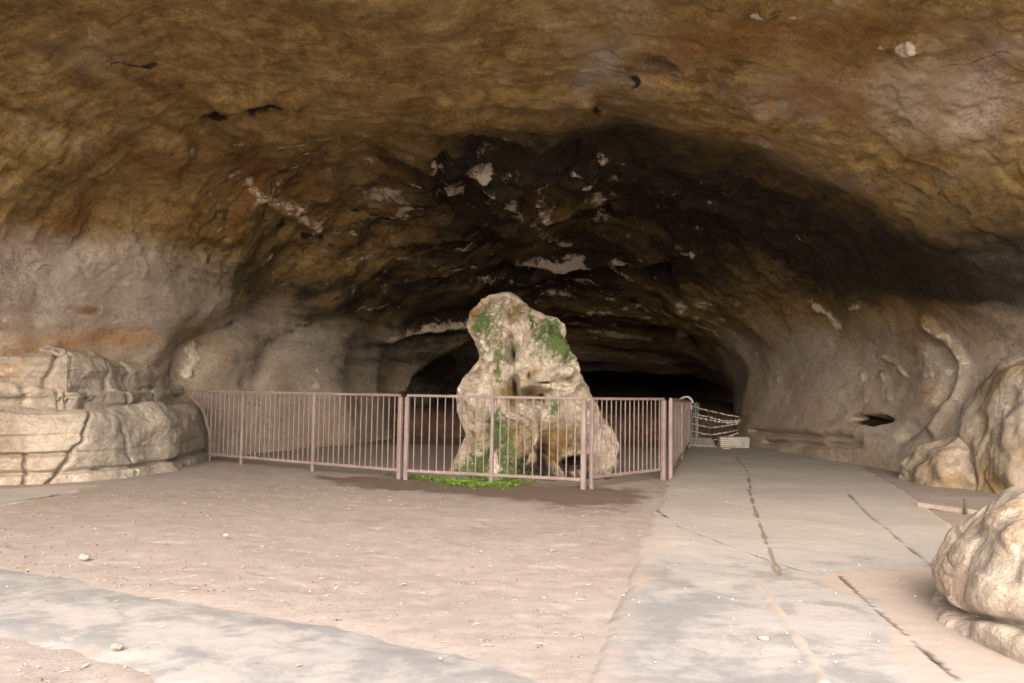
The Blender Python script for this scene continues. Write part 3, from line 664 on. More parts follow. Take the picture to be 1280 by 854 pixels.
 ('pale', 0.504, 1, [[8.389, 25.03, 9.121, 24.98, 36.83, -4.418, 23.28, 6.438], [9.121, 24.98, 9.908, 24.06, 18.42, -5.959, 30.09, 4.596], [9.908, 24.06, 10.75, 22.77, -5.894, -10.46, 33.67, 1.782]]),
 ('soot', -0.35, 0, [9.058, 21.14], [0.7632, -0.3038, 1.395, 0.2151], 2.0),
 ('soot', -0.25, 0, [8.379, 23.81], [1.164, -0.1868, 1.756, 0.579], 2.0),
 ('soot', -0.4, 0, [9.95, 20.73], [0.1891, -0.3076, 1.49, 0.1021], 2.0),
 ('brown', -0.4, 0, [9.956, 20.71], [0.1311, -0.2272, 1.324, 0.09472], 2.0),
 ('soot', -0.6, 0, [10.08, 15.8], [0.1388, -0.2839, 2.255, 0.09247], 2.0),
 ('soot', -0.6, 0, [9.85, 13.14], [1.33, -0.9451, 3.545, 0.1707], 2.0),
 ('grey', 0.5, 0, [8.655, 23.69], [1.033, -0.1947, 1.392, 0.2849], 2.0),
 ('grey', 0.25, 0, [10.05, 20.44], [0.1311, -0.3578, 2.379, 0.1487], 2.0),
 ('grey', 0.6, 0, [9.729, 13.28], [1.566, -0.8941, 3.939, 0.2172], 2.0),
 ('amber', 0.5, 0, [10.1, 13.05], [1.441, -2.511, 6.301, 0.1621], 2.0),
 ('amber', 0.4, 0, [9.824, 13.67], [4.859, -3.205, 4.377, 0.2418], 2.0),
 ('amber', 1.1, 1, [[8.727, 19.11, 8.935, 18.96, 16.18, -5.416, 11.78, 3.138], [8.935, 18.96, 9.128, 18.83, 13.45, -5.744, 13.6, 2.67]]),
 ('pale', 1.14, 1, [[9.148, 18.87, 9.336, 18.79, 12.71, -6.183, 13.56, 2.576], [9.336, 18.79, 9.494, 18.75, 11.48, -5.28, 14.0, 1.389]]),
 ('pale', 0.6, 1, [[8.811, 19.09, 9.075, 18.94, 23.38, -8.791, 20.27, 4.654]]),
 ('amber', 0.6, 0, [9.302, 16.62], [5.639, -2.2, 11.06, 2.333], 2.0),
 ('pale', 0.6, 0, [9.282, 17.22], [6.259, -2.739, 12.52, 2.071], 2.0),
 ('pale', 0.96, 1, [[9.676, 15.14, 9.884, 14.85, 17.81, -15.76, 33.31, 2.995], [9.884, 14.85, 10.13, 14.6, 11.18, -16.37, 33.26, 1.933], [10.13, 14.6, 10.33, 14.39, 3.475, -16.34, 30.84, 1.167]]),
 ('pale', 1.14, 1, [[10.1, 17.46, 10.23, 17.01, 2.991, -9.392, 25.8, 1.239], [10.23, 17.01, 10.43, 16.55, -2.104, -9.117, 25.36, 0.9117]]),
 ('pale', 1.14, 1, [[10.38, 18.23, 10.6, 18.01, -6.883, -10.73, 21.55, 0.388], [10.6, 18.01, 10.82, 17.75, -9.612, -10.1, 21.77, 0.4867]]),
 ('pale', 1.14, 1, [[10.4, 17.48, 10.59, 17.19, -5.889, -8.205, 18.05, 0.5128], [10.59, 17.19, 10.8, 16.91, -6.191, -7.503, 18.69, 0.09873]]),
 ('pale', 0.84, 1, [[10.08, 15.57, 10.32, 15.45, -0.006433, -13.85, 29.78, 0.9111], [10.32, 15.45, 10.56, 15.3, -4.223, -16.7, 29.84, 0.2197]]),
 ('pale', 0.72, 1, [[10.26, 15.89, 10.51, 15.55, -3.609, -11.43, 29.72, 1.039]]),
 ('pale', 0.72, 1, [[10.26, 14.95, 10.46, 14.97, -0.6913, -15.18, 26.04, 0.5234]]),
 ('ochre', 0.7, 1, [[10.58, 15.73, 10.75, 15.49, -5.893, -10.99, 28.01, 0.8823]]),
 ('pale', 0.6, 1, [[10.39, 17.85, 10.61, 17.69, -8.993, -10.91, 23.1, 0.7791]]),
 ('pale', 0.6, 0, [10.31, 22.06], [-3.038e-14, -3.27, 13.87, 0.6412], 2.0),
 ('pale', 0.6, 0, [10.31, 20.93], [-0.3163, -1.682, 14.55, 0.6008], 2.0),
 ('pale', 0.48, 0, [10.34, 19.52], [-1.734, -3.084, 10.11, 0.3953], 2.0),
 ('pale', 0.6, 0, [9.958, 17.15], [2.407, -3.038, 19.92, 1.117], 2.0),
 ('pale', 0.54, 0, [9.85, 18.08], [1.991, -2.204, 19.32, 1.423], 2.0),
 ('pale', 0.6, 0, [9.768, 19.36], [4.674, -5.516, 9.949, 1.15], 2.0),
 ('dark', 0.3, 0, [10.99, 17.71], [-1.924, -2.216, 16.48, -0.1825], 2.0),
 ('dark', 1.6, 0, [11.12, 17.47], [-1.263, -1.407, 16.15, -0.3272], 4),  # shaded depth of the slot hole, painted black
 ('brown', -0.2, 0, [11.27, 20.34], [-0.1515, -0.2654, 4.349, -0.06481], 2.0),
 ('ochre', 0.3, 0, [11.36, 22.23], [-0.5696, -0.6548, 7.77, -0.1649], 2.0),
 ('brown', -0.2, 0, [10.8, 19.11], [-0.1916, -0.3042, 2.33, 0.002086], 2.0),
 ('dark', 0.35, 1, [[10.85, 15.3, 10.62, 14.75, -13.91, -22.5, 43.72, -1.827e-13], [10.62, 14.75, 10.39, 14.51, -6.562, -22.29, 41.09, 1.283]]),
 ('pale', 0.6, 1, [[6.564, 27.29, 7.148, 27.19, 57.43, 2.367, 4.211, 5.814], [7.148, 27.19, 8.019, 26.01, 34.2, 0.4809, 15.13, 5.36]]),
 ('pale', 0.6, 1, [[6.576, 30.71, 7.324, 31.1, 43.51, 2.842, 2.426, 5.241], [7.324, 31.1, 8.308, 30.82, 29.1, 1.525, 11.92, 4.954]]),
 ('pale', 0.6, 1, [[6.118, 31.11, 6.692, 30.71, 52.34, 3.964, 8.714, 5.877], [6.692, 30.71, 7.249, 31.07, 43.21, 2.724, 2.005, 5.088]]),
 ('pale', 0.6, 1, [[8.338, 24.31, 9.132, 24.18, 32.94, -4.903, 21.5, 5.213], [9.132, 24.18, 9.774, 23.32, 15.69, -8.17, 28.65, 3.604], [9.774, 23.32, 10.58, 22.39, -0.4514, -8.999, 28.94, 1.624]]),
 ('pale', 0.6, 1, [[5.917, 33.22, 6.614, 33.85, 46.51, 3.512, 1.776, 4.919], [6.614, 33.85, 7.314, 34.81, 37.91, 1.603, 1.629, 4.351]]),
 ('pale', 0.6, 1, [[5.932, 34.51, 6.834, 34.92, 44.38, 3.404, 1.483, 4.829]]),
 ('pale', 0.6, 1, [[5.355, 24.32, 6.116, 26.09, 48.38, 4.057, -10.34, 8.302], [6.116, 26.09, 6.729, 25.31, 65.58, 1.534, 4.836, 8.89]]),
 ('pale', 0.6, 1, [[7.469, 23.89, 8.085, 22.19, 36.99, -6.125, 27.56, 6.586], [8.085, 22.19, 8.748, 21.34, 41.44, -8.321, 26.42, 5.197]]),
 ('pale', 0.6, 1, [[5.071, 21.82, 5.452, 23.28, 62.45, 7.089, -19.89, 6.733]]),
 ('pale', 0.6, 1, [[4.24, 19.46, 4.642, 20.28, 30.65, 15.63, -38.69, 7.883], [4.642, 20.28, 4.982, 21.22, 49.29, 11.48, -13.71, 7.666]]),
 ('soot', -0.3, 0, [7.191, 29.26], [0.6643, 0.04562, 0.1812, 0.1846], 2.0),
 ('grey', 0.3, 0, [7.699, 28.13], [0.5985, 0.03286, 0.4157, 0.1939], 2.0),
 ('dark', 0.5, 1, [[6.316, 28.76, 7.152, 29.33, 47.35, 3.057, 7.341, 4.621], [7.152, 29.33, 8.373, 28.83, 28.58, 1.544, 10.83, 5.119], [8.373, 28.83, 9.37, 28.29, 17.6, -0.2303, 16.92, 3.623]]),
 ('dark', 0.5, 1, [[6.251, 32.19, 7.216, 32.96, 41.28, 2.544, 2.852, 4.323], [7.216, 32.96, 8.106, 34.4, 26.68, 0.9884, 5.926, 3.158]]),
 ('soot', 0.3, 0, [5.974, 17.13], [1.473, 0.006861, 0.3845, 0.3087], 2.0),
 ('dark', 0.4, 0, [5.786, 15.52], [9.951, 0.222, -9.247, 1.597], 2.0),
 ('dark', 0.4, 0, [6.259, 16.07], [4.941, -0.08114, 9.186, 2.504], 2.0),
 ('dark', 0.5, 0, [6.312, 25.57], [1.071, 0.039, -1.351, 1.113], 2.0),
 ('dark', 0.35, 0, [5.571, 21.32], [2.521, 0.1461, -3.205, 1.1], 2.0),
 ('dark', 0.4, 0, [5.975, 14.54], [5.177, 0.0304, 11.68, 2.837], 2.0),
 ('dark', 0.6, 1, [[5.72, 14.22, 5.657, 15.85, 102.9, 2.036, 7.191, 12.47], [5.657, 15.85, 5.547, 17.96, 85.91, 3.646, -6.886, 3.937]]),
 ('pale', 0.72, 1, [[5.645, 15.88, 5.61, 16.38, 135.8, 6.839, 41.95, 22.47]]),
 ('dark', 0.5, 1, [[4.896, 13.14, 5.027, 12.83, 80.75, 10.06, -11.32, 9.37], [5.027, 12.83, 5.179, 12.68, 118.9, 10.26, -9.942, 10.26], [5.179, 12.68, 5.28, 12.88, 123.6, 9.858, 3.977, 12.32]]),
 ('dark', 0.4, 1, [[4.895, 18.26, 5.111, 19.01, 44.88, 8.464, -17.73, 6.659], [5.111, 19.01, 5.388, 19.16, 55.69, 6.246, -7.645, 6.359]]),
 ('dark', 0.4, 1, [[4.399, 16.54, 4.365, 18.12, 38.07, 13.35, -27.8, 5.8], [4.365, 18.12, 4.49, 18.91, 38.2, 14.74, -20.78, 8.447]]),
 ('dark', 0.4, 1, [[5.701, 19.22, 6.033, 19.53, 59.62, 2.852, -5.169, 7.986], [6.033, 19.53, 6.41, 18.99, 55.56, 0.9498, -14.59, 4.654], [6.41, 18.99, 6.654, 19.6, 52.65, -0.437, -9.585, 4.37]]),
 ('soot', 0.35, 0, [6.022, 15.46], [2.114, -0.01087, 0.4301, 0.6443], 2.0),
 ('soot', 0.3, 0, [5.761, 17.57], [1.793, 0.05938, 0.3964, 0.4054], 2.0),
 ('soot', 0.35, 0, [6.429, 22.19], [1.141, -0.03243, -0.1691, 0.5482], 2.0),
 ('soot', 0.3, 0, [7.694, 21.4], [0.8961, -0.1455, 1.356, 0.3833], 2.0),
 ('soot', 0.9, 0, [3.051, 31.14], [0.6148, 0.2218, -0.5158, 0.07341], 2.0),
 ('soot', 0.4, 0, [4.128, 21.6], [0.4618, 0.2206, -2.134, 0.3776], 2.0),
 ('soot', 0.3, 0, [5.348, 26.56], [0.5874, 0.07306, -1.458, 0.8386], 2.0),
 ('amber', 0.15, 0, [7.037, 10.84], [2.062, -0.3972, 1.271, 1.037], 2.0),
 ('amber', 0.15, 0, [7.593, 10.55], [1.718, -0.6184, 1.495, 0.9932], 2.0),
 ('grey', 0.35, 0, [7.59, 27.05], [0.6018, 0.001825, 0.5189, 0.2308], 2.0),
 ('grey', 0.3, 0, [5.735, 25.3], [0.5487, 0.04714, -0.4877, 0.624], 2.0),
 ('amber', 0.3, 0, [5.019, 16.85], [1.454, 0.2614, -1.769, 0.5943], 2.0),
 ('brown', -0.3, 0, [3.057, 13.05], [0.3472, 0.8589, -2.568, 0.4258], 2.0),
]
UW = U + 0.05 * fbm(B0, 0.8, 3, 301) + 0.02 * fbm(B0, 0.2, 2, 303)
DW = D + 0.22 * fbm(B0, 0.8, 3, 305) + 0.08 * fbm(B0, 0.2, 2, 307)
MASK = dict(soot=soot, pale=pale, ochre=ochre, green=green, brown=brown, grey=grey, dark=dark, amber=amber)
for it in FEAT:
    MASK[it[0]] += it[1] * wfeat(it)

cl = lambda a: np.clip(a, 0, 1.2)
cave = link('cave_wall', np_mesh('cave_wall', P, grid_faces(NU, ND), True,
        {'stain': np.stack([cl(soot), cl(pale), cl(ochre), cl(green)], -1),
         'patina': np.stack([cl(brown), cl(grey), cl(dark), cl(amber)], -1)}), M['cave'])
tag(cave, 'brown smoke stained rock vault of the cave', 'cave', kind='structure')
# the cliff round the mouth
ring = P[:, 0, :]
out = [ring]
for k, (sx, dz, dy) in enumerate([(1.25, 3, -0.6), (1.9, 9, 1.5), (3.2, 16, 8), (6.0, 22, 30)]):
    q = ring.copy(); q[:, 0] *= sx; q[:, 2] = np.where(ring[:, 2] > 0.3, ring[:, 2] + dz * np.clip((ring[:, 2] - 0.3) / 2.0, 0, 1), ring[:, 2]); q[:, 1] += dy
    out.append(q)
C = np.stack(out)[:, ::8]
zz = np.zeros(C.shape[:2] + (4,))
cliff = link('cliff', np_mesh('cliff', C, grid_faces(*C.shape[:2]), True, {'stain': zz, 'patina': zz}), M['cave'])
tag(cliff, 'rocky hillside round the cave mouth', 'cliff', kind='structure')

# ------------------------------------------------------------------ ground
def axis(*segs):
    return np.unique(np.concatenate([np.linspace(a, b, n) for a, b, n in segs]))
gx = axis((-120, -14, 16), (-14, -9, 30), (-9, 9, 520), (9, 14, 30), (14, 120, 16))
gy = np.unique(np.concatenate([np.linspace(-200, -6, 24), np.linspace(-6, 3.5, 40), np.exp(np.linspace(math.log(3.5), math.log(26), 620)), np.linspace(26, 75, 60)]))
GX, GY = np.meshgrid(gx, gy, indexing='ij')
GP = np.stack([GX, GY, np.zeros_like(GX)], -1)
gz = 0.022 * fbm(GP, 2.2, 3, 3) + 0.004 * fbm(GP, 0.3, 4, 9) * (1 + 0.8 * sstep(9, 5, GY))

def poly_sd(px, py, poly):
    """signed distance to a polygon, positive inside"""
    d = np.full(px.shape, 1e18); ins = np.zeros(px.shape, bool)
    n = len(poly)
    for i in range(n):
        ax, ay = poly[i]; bx, by = poly[(i + 1) % n]
        ex, ey = bx - ax, by - ay
        t = np.clip(((px - ax) * ex + (py - ay) * ey) / (ex*ex + ey*ey + 1e-12), 0, 1)
        d = np.minimum(d, (px - ax - t*ex) ** 2 + (py - ay - t*ey) ** 2)
        c = ((ay > py) != (by > py)) & (px < ex * (py - ay) / (ey if abs(ey) > 1e-9 else 1e-9) + ax)
        ins ^= c
    d = np.sqrt(d)
    return np.where(ins, d, -d)

def line_d(px, py, pts):
    d = np.full(px.shape, 1e18)
    for (ax, ay), (bx, by) in zip(pts[:-1], pts[1:]):
        ex, ey = bx - ax, by - ay
        t = np.clip(((px - ax) * ex + (py - ay) * ey) / (ex*ex + ey*ey + 1e-12), 0, 1)
        d = np.minimum(d, (px - ax - t*ex) ** 2 + (py - ay - t*ey) ** 2)
    return np.sqrt(d)

def g2(*pts): return [tuple(gnd(x, y).xy) for x, y in pts]

fr = np.random.default_rng(5)
for k in range(260):                                                  # scuffs and footprints
    fx, fy = fr.uniform(-6, 1.6), fr.uniform(4, 12.5)
    an = fr.uniform(0, 3.14); wl, ww = fr.uniform(.10, .2), fr.uniform(.05, .09)
    ix = slice(*np.searchsorted(gx, (fx - .5, fx + .5))); iy = slice(*np.searchsorted(gy, (fy - .5, fy + .5)))
    dx, dy = GX[ix, iy] - fx, GY[ix, iy] - fy
    q = ((dx * math.cos(an) + dy * math.sin(an)) / wl) ** 2 + ((-dx * math.sin(an) + dy * math.cos(an)) / ww) ** 2
    gz[ix, iy] += fr.uniform(.002, .006) * (-np.exp(-q ** 2) + 0.5 * np.exp(-(q - 1.6) ** 2 * 3))
# damp earth in front of the fence, below the seedlings
damp = g2((398, 595), (470, 597), (560, 600), (640, 604), (720, 608), (800, 612), (812, 624), (775, 634), (700, 632), (640, 624), (560, 616), (470, 610), (420, 604))
wet = sstep(-0.5, 0.35, poly_sd(GX, GY, damp) + 0.35 * fbm(GP, 0.6, 3, 15))
wet2 = 0.55 * sstep(-0.3, 0.3, poly_sd(GX, GY, g2((650, 622), (805, 618), (815, 640), (740, 648), (660, 640))))
# the dark earth inside the fence and at the back
back = sstep(21.0, 22.5, GY + 0.6 * fbm(GP, 1.5, 2, 4)) * sstep(7.2, 6.2, GX) * (1 - sstep(4.3, 4.9, GX - 0.26 * (GY - 20)))
back = np.maximum(back, sstep(22.5, 24, GY))
soil = np.stack([np.maximum(wet, wet2), np.zeros_like(GX), np.zeros_like(GX), back], -1)
def slab(name, poly, x0, x1, y0, y1, nx, ny, thick, cracks=(), fills=(), ridges=(), rag=0.05, ramp=0.04, grow=0.0, low=0.035, clean=0.5, dirtlines=(), dips=()):
    """a trodden slab: sheet clipped to an outline, with a worn lip, cracks and joints"""
    xs = np.linspace(x0, x1, nx); ys = np.exp(np.linspace(math.log(y0), math.log(y1), ny))
    A, Bq = np.meshgrid(xs, ys, indexing='ij')
    Q = np.stack([A, Bq, np.zeros_like(A)], -1)
    sd = poly_sd(A, Bq, poly) + rag * fbm(Q, 0.5, 4, 61) + grow 
    z = -low + (low + thick) * sstep(-0.10, ramp, sd) + 0.012 * fbm(Q, 1.6, 3, 67) + 0.0035 * fbm(Q, 0.2, 3, 68)
    cr = np.zeros_like(A); fl = cr.copy(); ed = sstep(0.5, 0.0, sd) * 0.6; cln = clean - 0.20 * sstep(6.6, 9, Bq) + 0.10 * sstep(0.9, 0.2, sd) * sstep(8, 6, Bq)
    wob = 0.03 * fbm(Q, 0.4, 3, 71)
    for pts, w in cracks:
        d = np.abs(line_d(A, Bq, pts) + wob * 0.5); cr = np.maximum(cr, sstep(w, w * 0.35, d)); z -= 0.02 * sstep(w, 0, d)
    for pts, w in fills:
        d = np.abs(line_d(A, Bq, pts) + wob); fl = np.maximum(fl, sstep(w, w * 0.5, d)); z -= 0.008 * sstep(w, w*0.5, d)
    for pts, w, h in ridges:
        d = np.abs(line_d(A, Bq, pts) + wob * 0.6); z += h * sstep(w, 0, d); ed = np.maximum(ed, 0.8 * sstep(w, w*0.4, d))
    for pts, h in dips:
        z -= h * sstep(-0.02, 0.05, poly_sd(A, Bq, pts) + wob)
    for pts, w in dirtlines:
        ed = np.maximum(ed, 1.1 * sstep(w, w * .5, line_d(A, Bq, pts) + wob))
    fq = grid_faces(nx, ny)[:, ::-1]
    keep = (sd.ravel()[fq] > -0.10).any(1)
    Q[..., 2] = z
    o = link(name, np_mesh(name, Q, fq[keep], True, {'soil': np.stack([cr, np.clip(ed, 0, 1.2), fl, cln], -1)}), M['path'])
    if o.data.polygons[0].normal.z < 0: o.data.flip_normals()
    return tag(o, kind='structure')

main = g2((735, 870), (752, 826), (772, 775), (790, 722), (808, 672), (824, 640), (836, 606), (846, 585), (858, 566), (866, 556), (938, 557), (985, 563), (1060, 574), (1130, 616), (1215, 680), (1205, 720), (1235, 775), (1340, 860), (1350, 895))
branch = g2((-60, 708), (0, 716), (120, 735), (260, 757), (400, 782), (520, 812), (640, 842), (730, 872), (430, 890), (262, 866), (190, 836), (110, 812), (0, 792), (-60, 785))
side = g2((-60, 612), (0, 612), (60, 608), (128, 607), (70, 619), (0, 632), (-60, 645))
for pg in (main, branch, side):
    k = sstep(-0.25, 0.1, poly_sd(GX, GY, pg))
    gz = gz * (1 - 0.75 * k) - 0.012 * k
GP[..., 2] = gz
ground = link('ground', np_mesh('ground', GP, grid_faces(*GX.shape)[:, ::-1], True, {'soil': soil}), M['dirt'])
tag(ground, kind='structure')
me = ground.data
if me.polygons[0].normal.z < 0: me.flip_normals()

slab('path', main, 0.2, 9.2, 3.7, 26, 430, 620, 0.018,
     cracks=[(g2((804, 604), (812, 632), (848, 660), (900, 680), (968, 705), (1022, 721)), 0.011),
             (g2((832, 608), (880, 613), (940, 612)), 0.02),
             (g2((1060, 619), (1085, 645), (1115, 668), (1140, 690), (1172, 716)), 0.016),
             (g2((920, 572), (934, 590), (938, 612)), 0.014),
             (g2((1050, 722), (1090, 760), (1140, 805), (1198, 856)), 0.018)],
     fills=[(g2((936, 612), (944, 640), (958, 680), (975, 722)), 0.026)],
     ridges=[(g2((936, 723), (970, 765), (1000, 808), (1032, 858)), 0.045, 0.02)],
     dirtlines=[(g2((1100, 735), (1165, 745), (1200, 800), (1240, 860)), 0.55), (g2((1075, 727), (1170, 722)), 0.3), (g2((1000, 723), (1062, 727)), 0.10)], clean=0.52)
slab('path', branch, -5.2, 0.8, 3.6, 7.6, 380, 300, 0.010, rag=0.10, ramp=0.45, grow=0.22, low=0.022, clean=0.5)
slab('path', side, -9.5, -5.0, 8.6, 13.5, 150, 120, 0.012, rag=0.1, clean=0.55, cracks=[(g2((0, 631), (60, 621), (110, 613)), 0.03)])

# ------------------------------------------------------------------ rocks
def stains(n, **k):
    a = np.zeros(n + (4,)); b = np.zeros(n + (4,))
    for i, q in enumerate(('soot', 'pale', 'ochre', 'green')): a[..., i] = np.clip(k.get(q, 0), 0, 1.2)
    for i, q in enumerate(('brown', 'grey', 'dark', 'amber')): b[..., i] = np.clip(k.get(q, 0), 0, 1.2)
    return {'stain': a, 'patina': b}

# the stalagmite: a tall lobed mass of flowstone
SX, SY = 0.35, 14.6
def pxz(px, py):
    p = at(px, py, SY); return p.x, p.z
prof = [(366,626,640),(368,620,643),(372,609,650),(378,602,654),(385,597,661),(392,590,676),(398,586,694),(405,582,703),(415,584,706),(425,592,706),
        (440,595,711),(452,596,715),(464,590,720),(475,582,728),(487,574,737),(500,571,743),(515,573,750),(530,578,758),(545,582,764),(560,578,767),(575,568,769),(590,562,771),(604,560,773)]
zt, xl, xr = [], [], []
for py, a, b in prof:
    zt.append(pxz((a+b)/2, py)[1]); xl.append(pxz(a, py)[0]); xr.append(pxz(b, py)[0])
zt, xl, xr = map(np.array, (zt, xl, xr))
o_ = np.argsort(zt)
nz, nth = 360, 420
zs = np.concatenate([np.linspace(-0.25, zt.max() - 0.12, nz - 40), zt.max() - 0.12 * (1 - np.linspace(0, 1, 41)[1:] ** 0.5)])
L_ = np.interp(zs, zt[o_], xl[o_]); R_ = np.interp(zs, zt[o_], xr[o_])
kk = np.ones(5) / 5
L_ = np.convolve(np.pad(L_, 2, mode='edge'), kk, 'valid'); R_ = np.convolve(np.pad(R_, 2, mode='edge'), kk, 'valid')
cx_, hw = (L_ + R_) / 2, np.maximum((R_ - L_) / 2, 0.01)
hw[-1] = 0.005
th = np.linspace(0, 2 * math.pi, nth, endpoint=False)
ct, st_ = np.cos(th), np.sin(th)
Pq = np.zeros((nz, nth, 3))
dep = np.interp(zs, [0, .6, 1.4, 2.0, 2.6, 3.3], [1.05, .98, .78, .62, .5, .22])
dep = np.minimum(dep, hw * 1.0)
Pq[..., 0] = cx_[:, None] + hw[:, None] * np.sign(ct) * np.abs(ct) ** 0.9
Pq[..., 1] = SY + dep[:, None] * np.sign(st_) * np.abs(st_) ** 0.9
Pq[..., 2] = zs[:, None]
Nq = grid_normals(Pq, True)
if Nq[nz // 2, 0, 0] < 0: Nq = -Nq
base = Pq.copy()
front = sstep(0.1, 0.7, -Nq[..., 1])
side_keep = 0.2 + 0.8 * front
def sb(px, py, wx, wz, amp, pw=2.0):
    """bump or hollow on the front, given where the photograph shows it; sizes in metres"""
    x, z = pxz(px, py)
    r = ((base[..., 0] - x) / wx) ** 2 + ((base[..., 2] - z) / wz) ** 2
    return amp * front * np.exp(-r ** (pw / 2))
dq = side_keep * 0.14 * fbm(base, 0.75, 3, 101) + 0.045 * fbm(base, (0.28, 0.28, 0.42), 4, 103)
dq += side_keep * 0.10 * (terr(fbm(base, (0.5, 0.5, 0.7), 3, 107), 4, 0.3))
dq += side_keep * 0.22 * (terr(fbm(base + 3, (.6, .6, .8), 2, 131), 3.5, .2)); dq += 0.035 * ridged(base, (0.17, 0.17, 0.6), 2, 109) * front + 0.05 * terr(fbm(base, (.25, .25, .35), 3, 113), 4, .25)
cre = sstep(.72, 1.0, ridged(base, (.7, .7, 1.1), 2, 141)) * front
dq -= .10 * cre
for a in [(622,410,.32,.42,.16), (660,425,.09,.42,.24), (686,440,.2,.34,.5,3), (690,470,.17,.12,.42,4), (668,472,.10,.10,.14,3), (637,442,.08,.2,-.65), (624,430,.06,.13,-.22), (672,418,.05,.25,-.12),
          (664,494,.28,.13,-.8,4), (640,490,.11,.26,-.8), (612,455,.12,.25,.12), (596,505,.22,.42,.22,4), (592,545,.12,.2,.10), (607,548,.08,.28,-.5), (640,560,.3,.32,.42,3), (665,525,.07,.22,.22),
          (678,560,.1,.33,-.5), (700,490,.25,.2,.12), (717,528,.26,.33,.5,4), (722,573,.26,.1,-.6,3), (748,555,.18,.45,.26), (690,590,.3,.12,.1), (622,590,.3,.15,.22), (700,505,.05,.2,-.12)]:
    dq += sb(*a)
Nq2 = Nq.copy(); Nq2[..., 2] *= 0.3
tip = sstep(0, 0.25, zt.max() - base[..., 2])
Pq = base + Nq2 * (dq * (0.25 + 0.75 * tip))[..., None]
def sm(px, py, wx, wz): return sb(px, py, wx, wz, 1.0)
gq = sm(605,405,.3,.3)*.75 + sm(618,545,.2,.45)*.6 + sm(640,385,.3,.2)*.35 + sm(688,425,.26,.46)*1.25 + sm(665,405,.1,.3)*.6 + sm(620,560,.28,.5)*1.0 + sm(585,585,.4,.25)*.9 + sm(650,560,.2,.3)*.55 + sm(690,510,.1,.25)*.55 + sm(640,590,.4,.15)*.7 + sm(625,470,.06,.4)*.5 + sm(630,440,.3,.5)*.2 + 0.05 + .25 * fbm(base, .5, 3, 121)
pq_ = sm(605,430,.16,.32)*.65 + sm(676,440,.1,.22)*.9 + sm(693,465,.16,.1)*.8 + sm(622,575,.12,.25)*1.0 + sm(668,540,.05,.3)*.85 + sm(655,410,.06,.2)*.7 + sm(592,500,.3,.3)*.35 + sm(755,545,.14,.4)*.45 + 0.10 + .45 * fbm(base, .45, 3, 123)
dk = .42 * cre * sstep(-.2, .2, fbm(base, .8, 2, 143)) + sm(637,442,.07,.2)*.55 + sm(640,486,.08,.2)*.4 + sm(722,573,.24,.09)*1.2 + sm(660,470,.05,.12)*.7 + sm(675,480,.2,.035)*.7 + sm(678,500,.05,.2)*.6 + sm(607,555,.06,.25)*.4 + 0.55*sstep(.45,.05,base[...,2]) + sm(660,575,.45,.2)*.35 + sm(668,494,.26,.07)*.55 + sm(640,475,.07,.2)*.35 + sm(676,570,.1,.2)*.4  # mostly shade of the creases and hollows, put into the colour
oc = sm(652,555,.09,.18)*1.0 + sm(660,470,.2,.15)*.35
br = .1 + .8 * fbm(base, .5, 3, 125) + sm(640,545,.35,.3)*.9 + sm(685,560,.32,.38)*.9 + sm(640,488,.1,.3)*.8 + sm(668,492,.25,.1)*.8 + sm(640,420,.1,.25)*.5 + sm(610,560,.2,.3)*.6 + sm(680,400,.2,.25)*.15  # brown of the rock, plus shade of the hollows painted as brown
fq = grid_faces(nz, nth, True)
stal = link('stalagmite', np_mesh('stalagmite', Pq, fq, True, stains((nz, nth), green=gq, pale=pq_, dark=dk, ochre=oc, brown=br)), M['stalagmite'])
tag(stal, 'tall knobbly stalagmite streaked with green algae behind the railing', 'stalagmite')

def boulder(name, c, r, seed, cut=None, amp=0.14, mat='pale_rock', n=200, rot=0.0, blocky=0.0, tilt=0.0, st=None, fine=0.4):
    la = np.linspace(-math.pi / 2, math.pi / 2, n); lo = np.linspace(0, 2 * math.pi, 2 * n, endpoint=False)
    A, B = np.meshgrid(la, lo, indexing='ij')
    Q = np.stack([np.cos(A) * np.cos(B), np.cos(A) * np.sin(B), np.sin(A)], -1)
    pw = 1 - 0.35 * blocky
    Qs = np.sign(Q) * np.abs(Q) ** pw
    V = Qs * np.array(r)
    off = np.array([seed * 3.1, seed * 1.7, seed * 0.9])
    d = amp * fbm(V + off, max(r) * 0.75, 3, seed) + fine * (0.35 * amp * fbm(V + off, max(r) * 0.25, 4, seed + 3) + 0.25 * amp * terr(fbm(V + off, max(r) * .3, 3, seed + 9), 4, .25))
    d -= 0.16 * amp * sstep(.82, 1.0, ridged(V + off, max(r) * 0.8, 2, seed + 21))
    if cut is not None:
        zc, w, dp = cut
        zz = V[..., 2] - zc - 0.10 * fbm(V + off, 0.7, 3, seed + 5) - tilt * V[..., 1]
        d -= dp * np.exp(-(zz / w) ** 2) + 0.5 * dp * np.exp(-(zz / (3.5 * w)) ** 2)
        d += 0.15 * dp * sstep(0, -3 * w, zz)
    V = V + Q * d[..., None]
    ca, sa = math.cos(rot), math.sin(rot)
    V = np.stack([V[..., 0] * ca - V[..., 1] * sa, V[..., 0] * sa + V[..., 1] * ca, V[..., 2]], -1)
    k = {}
    if st: k = st(V, Q)
    o = link(name, np_mesh(name, V, grid_faces(n, 2 * n, True)[:, ::1], True, stains(A.shape, **k)), M[mat])
    o.location = c
    return o

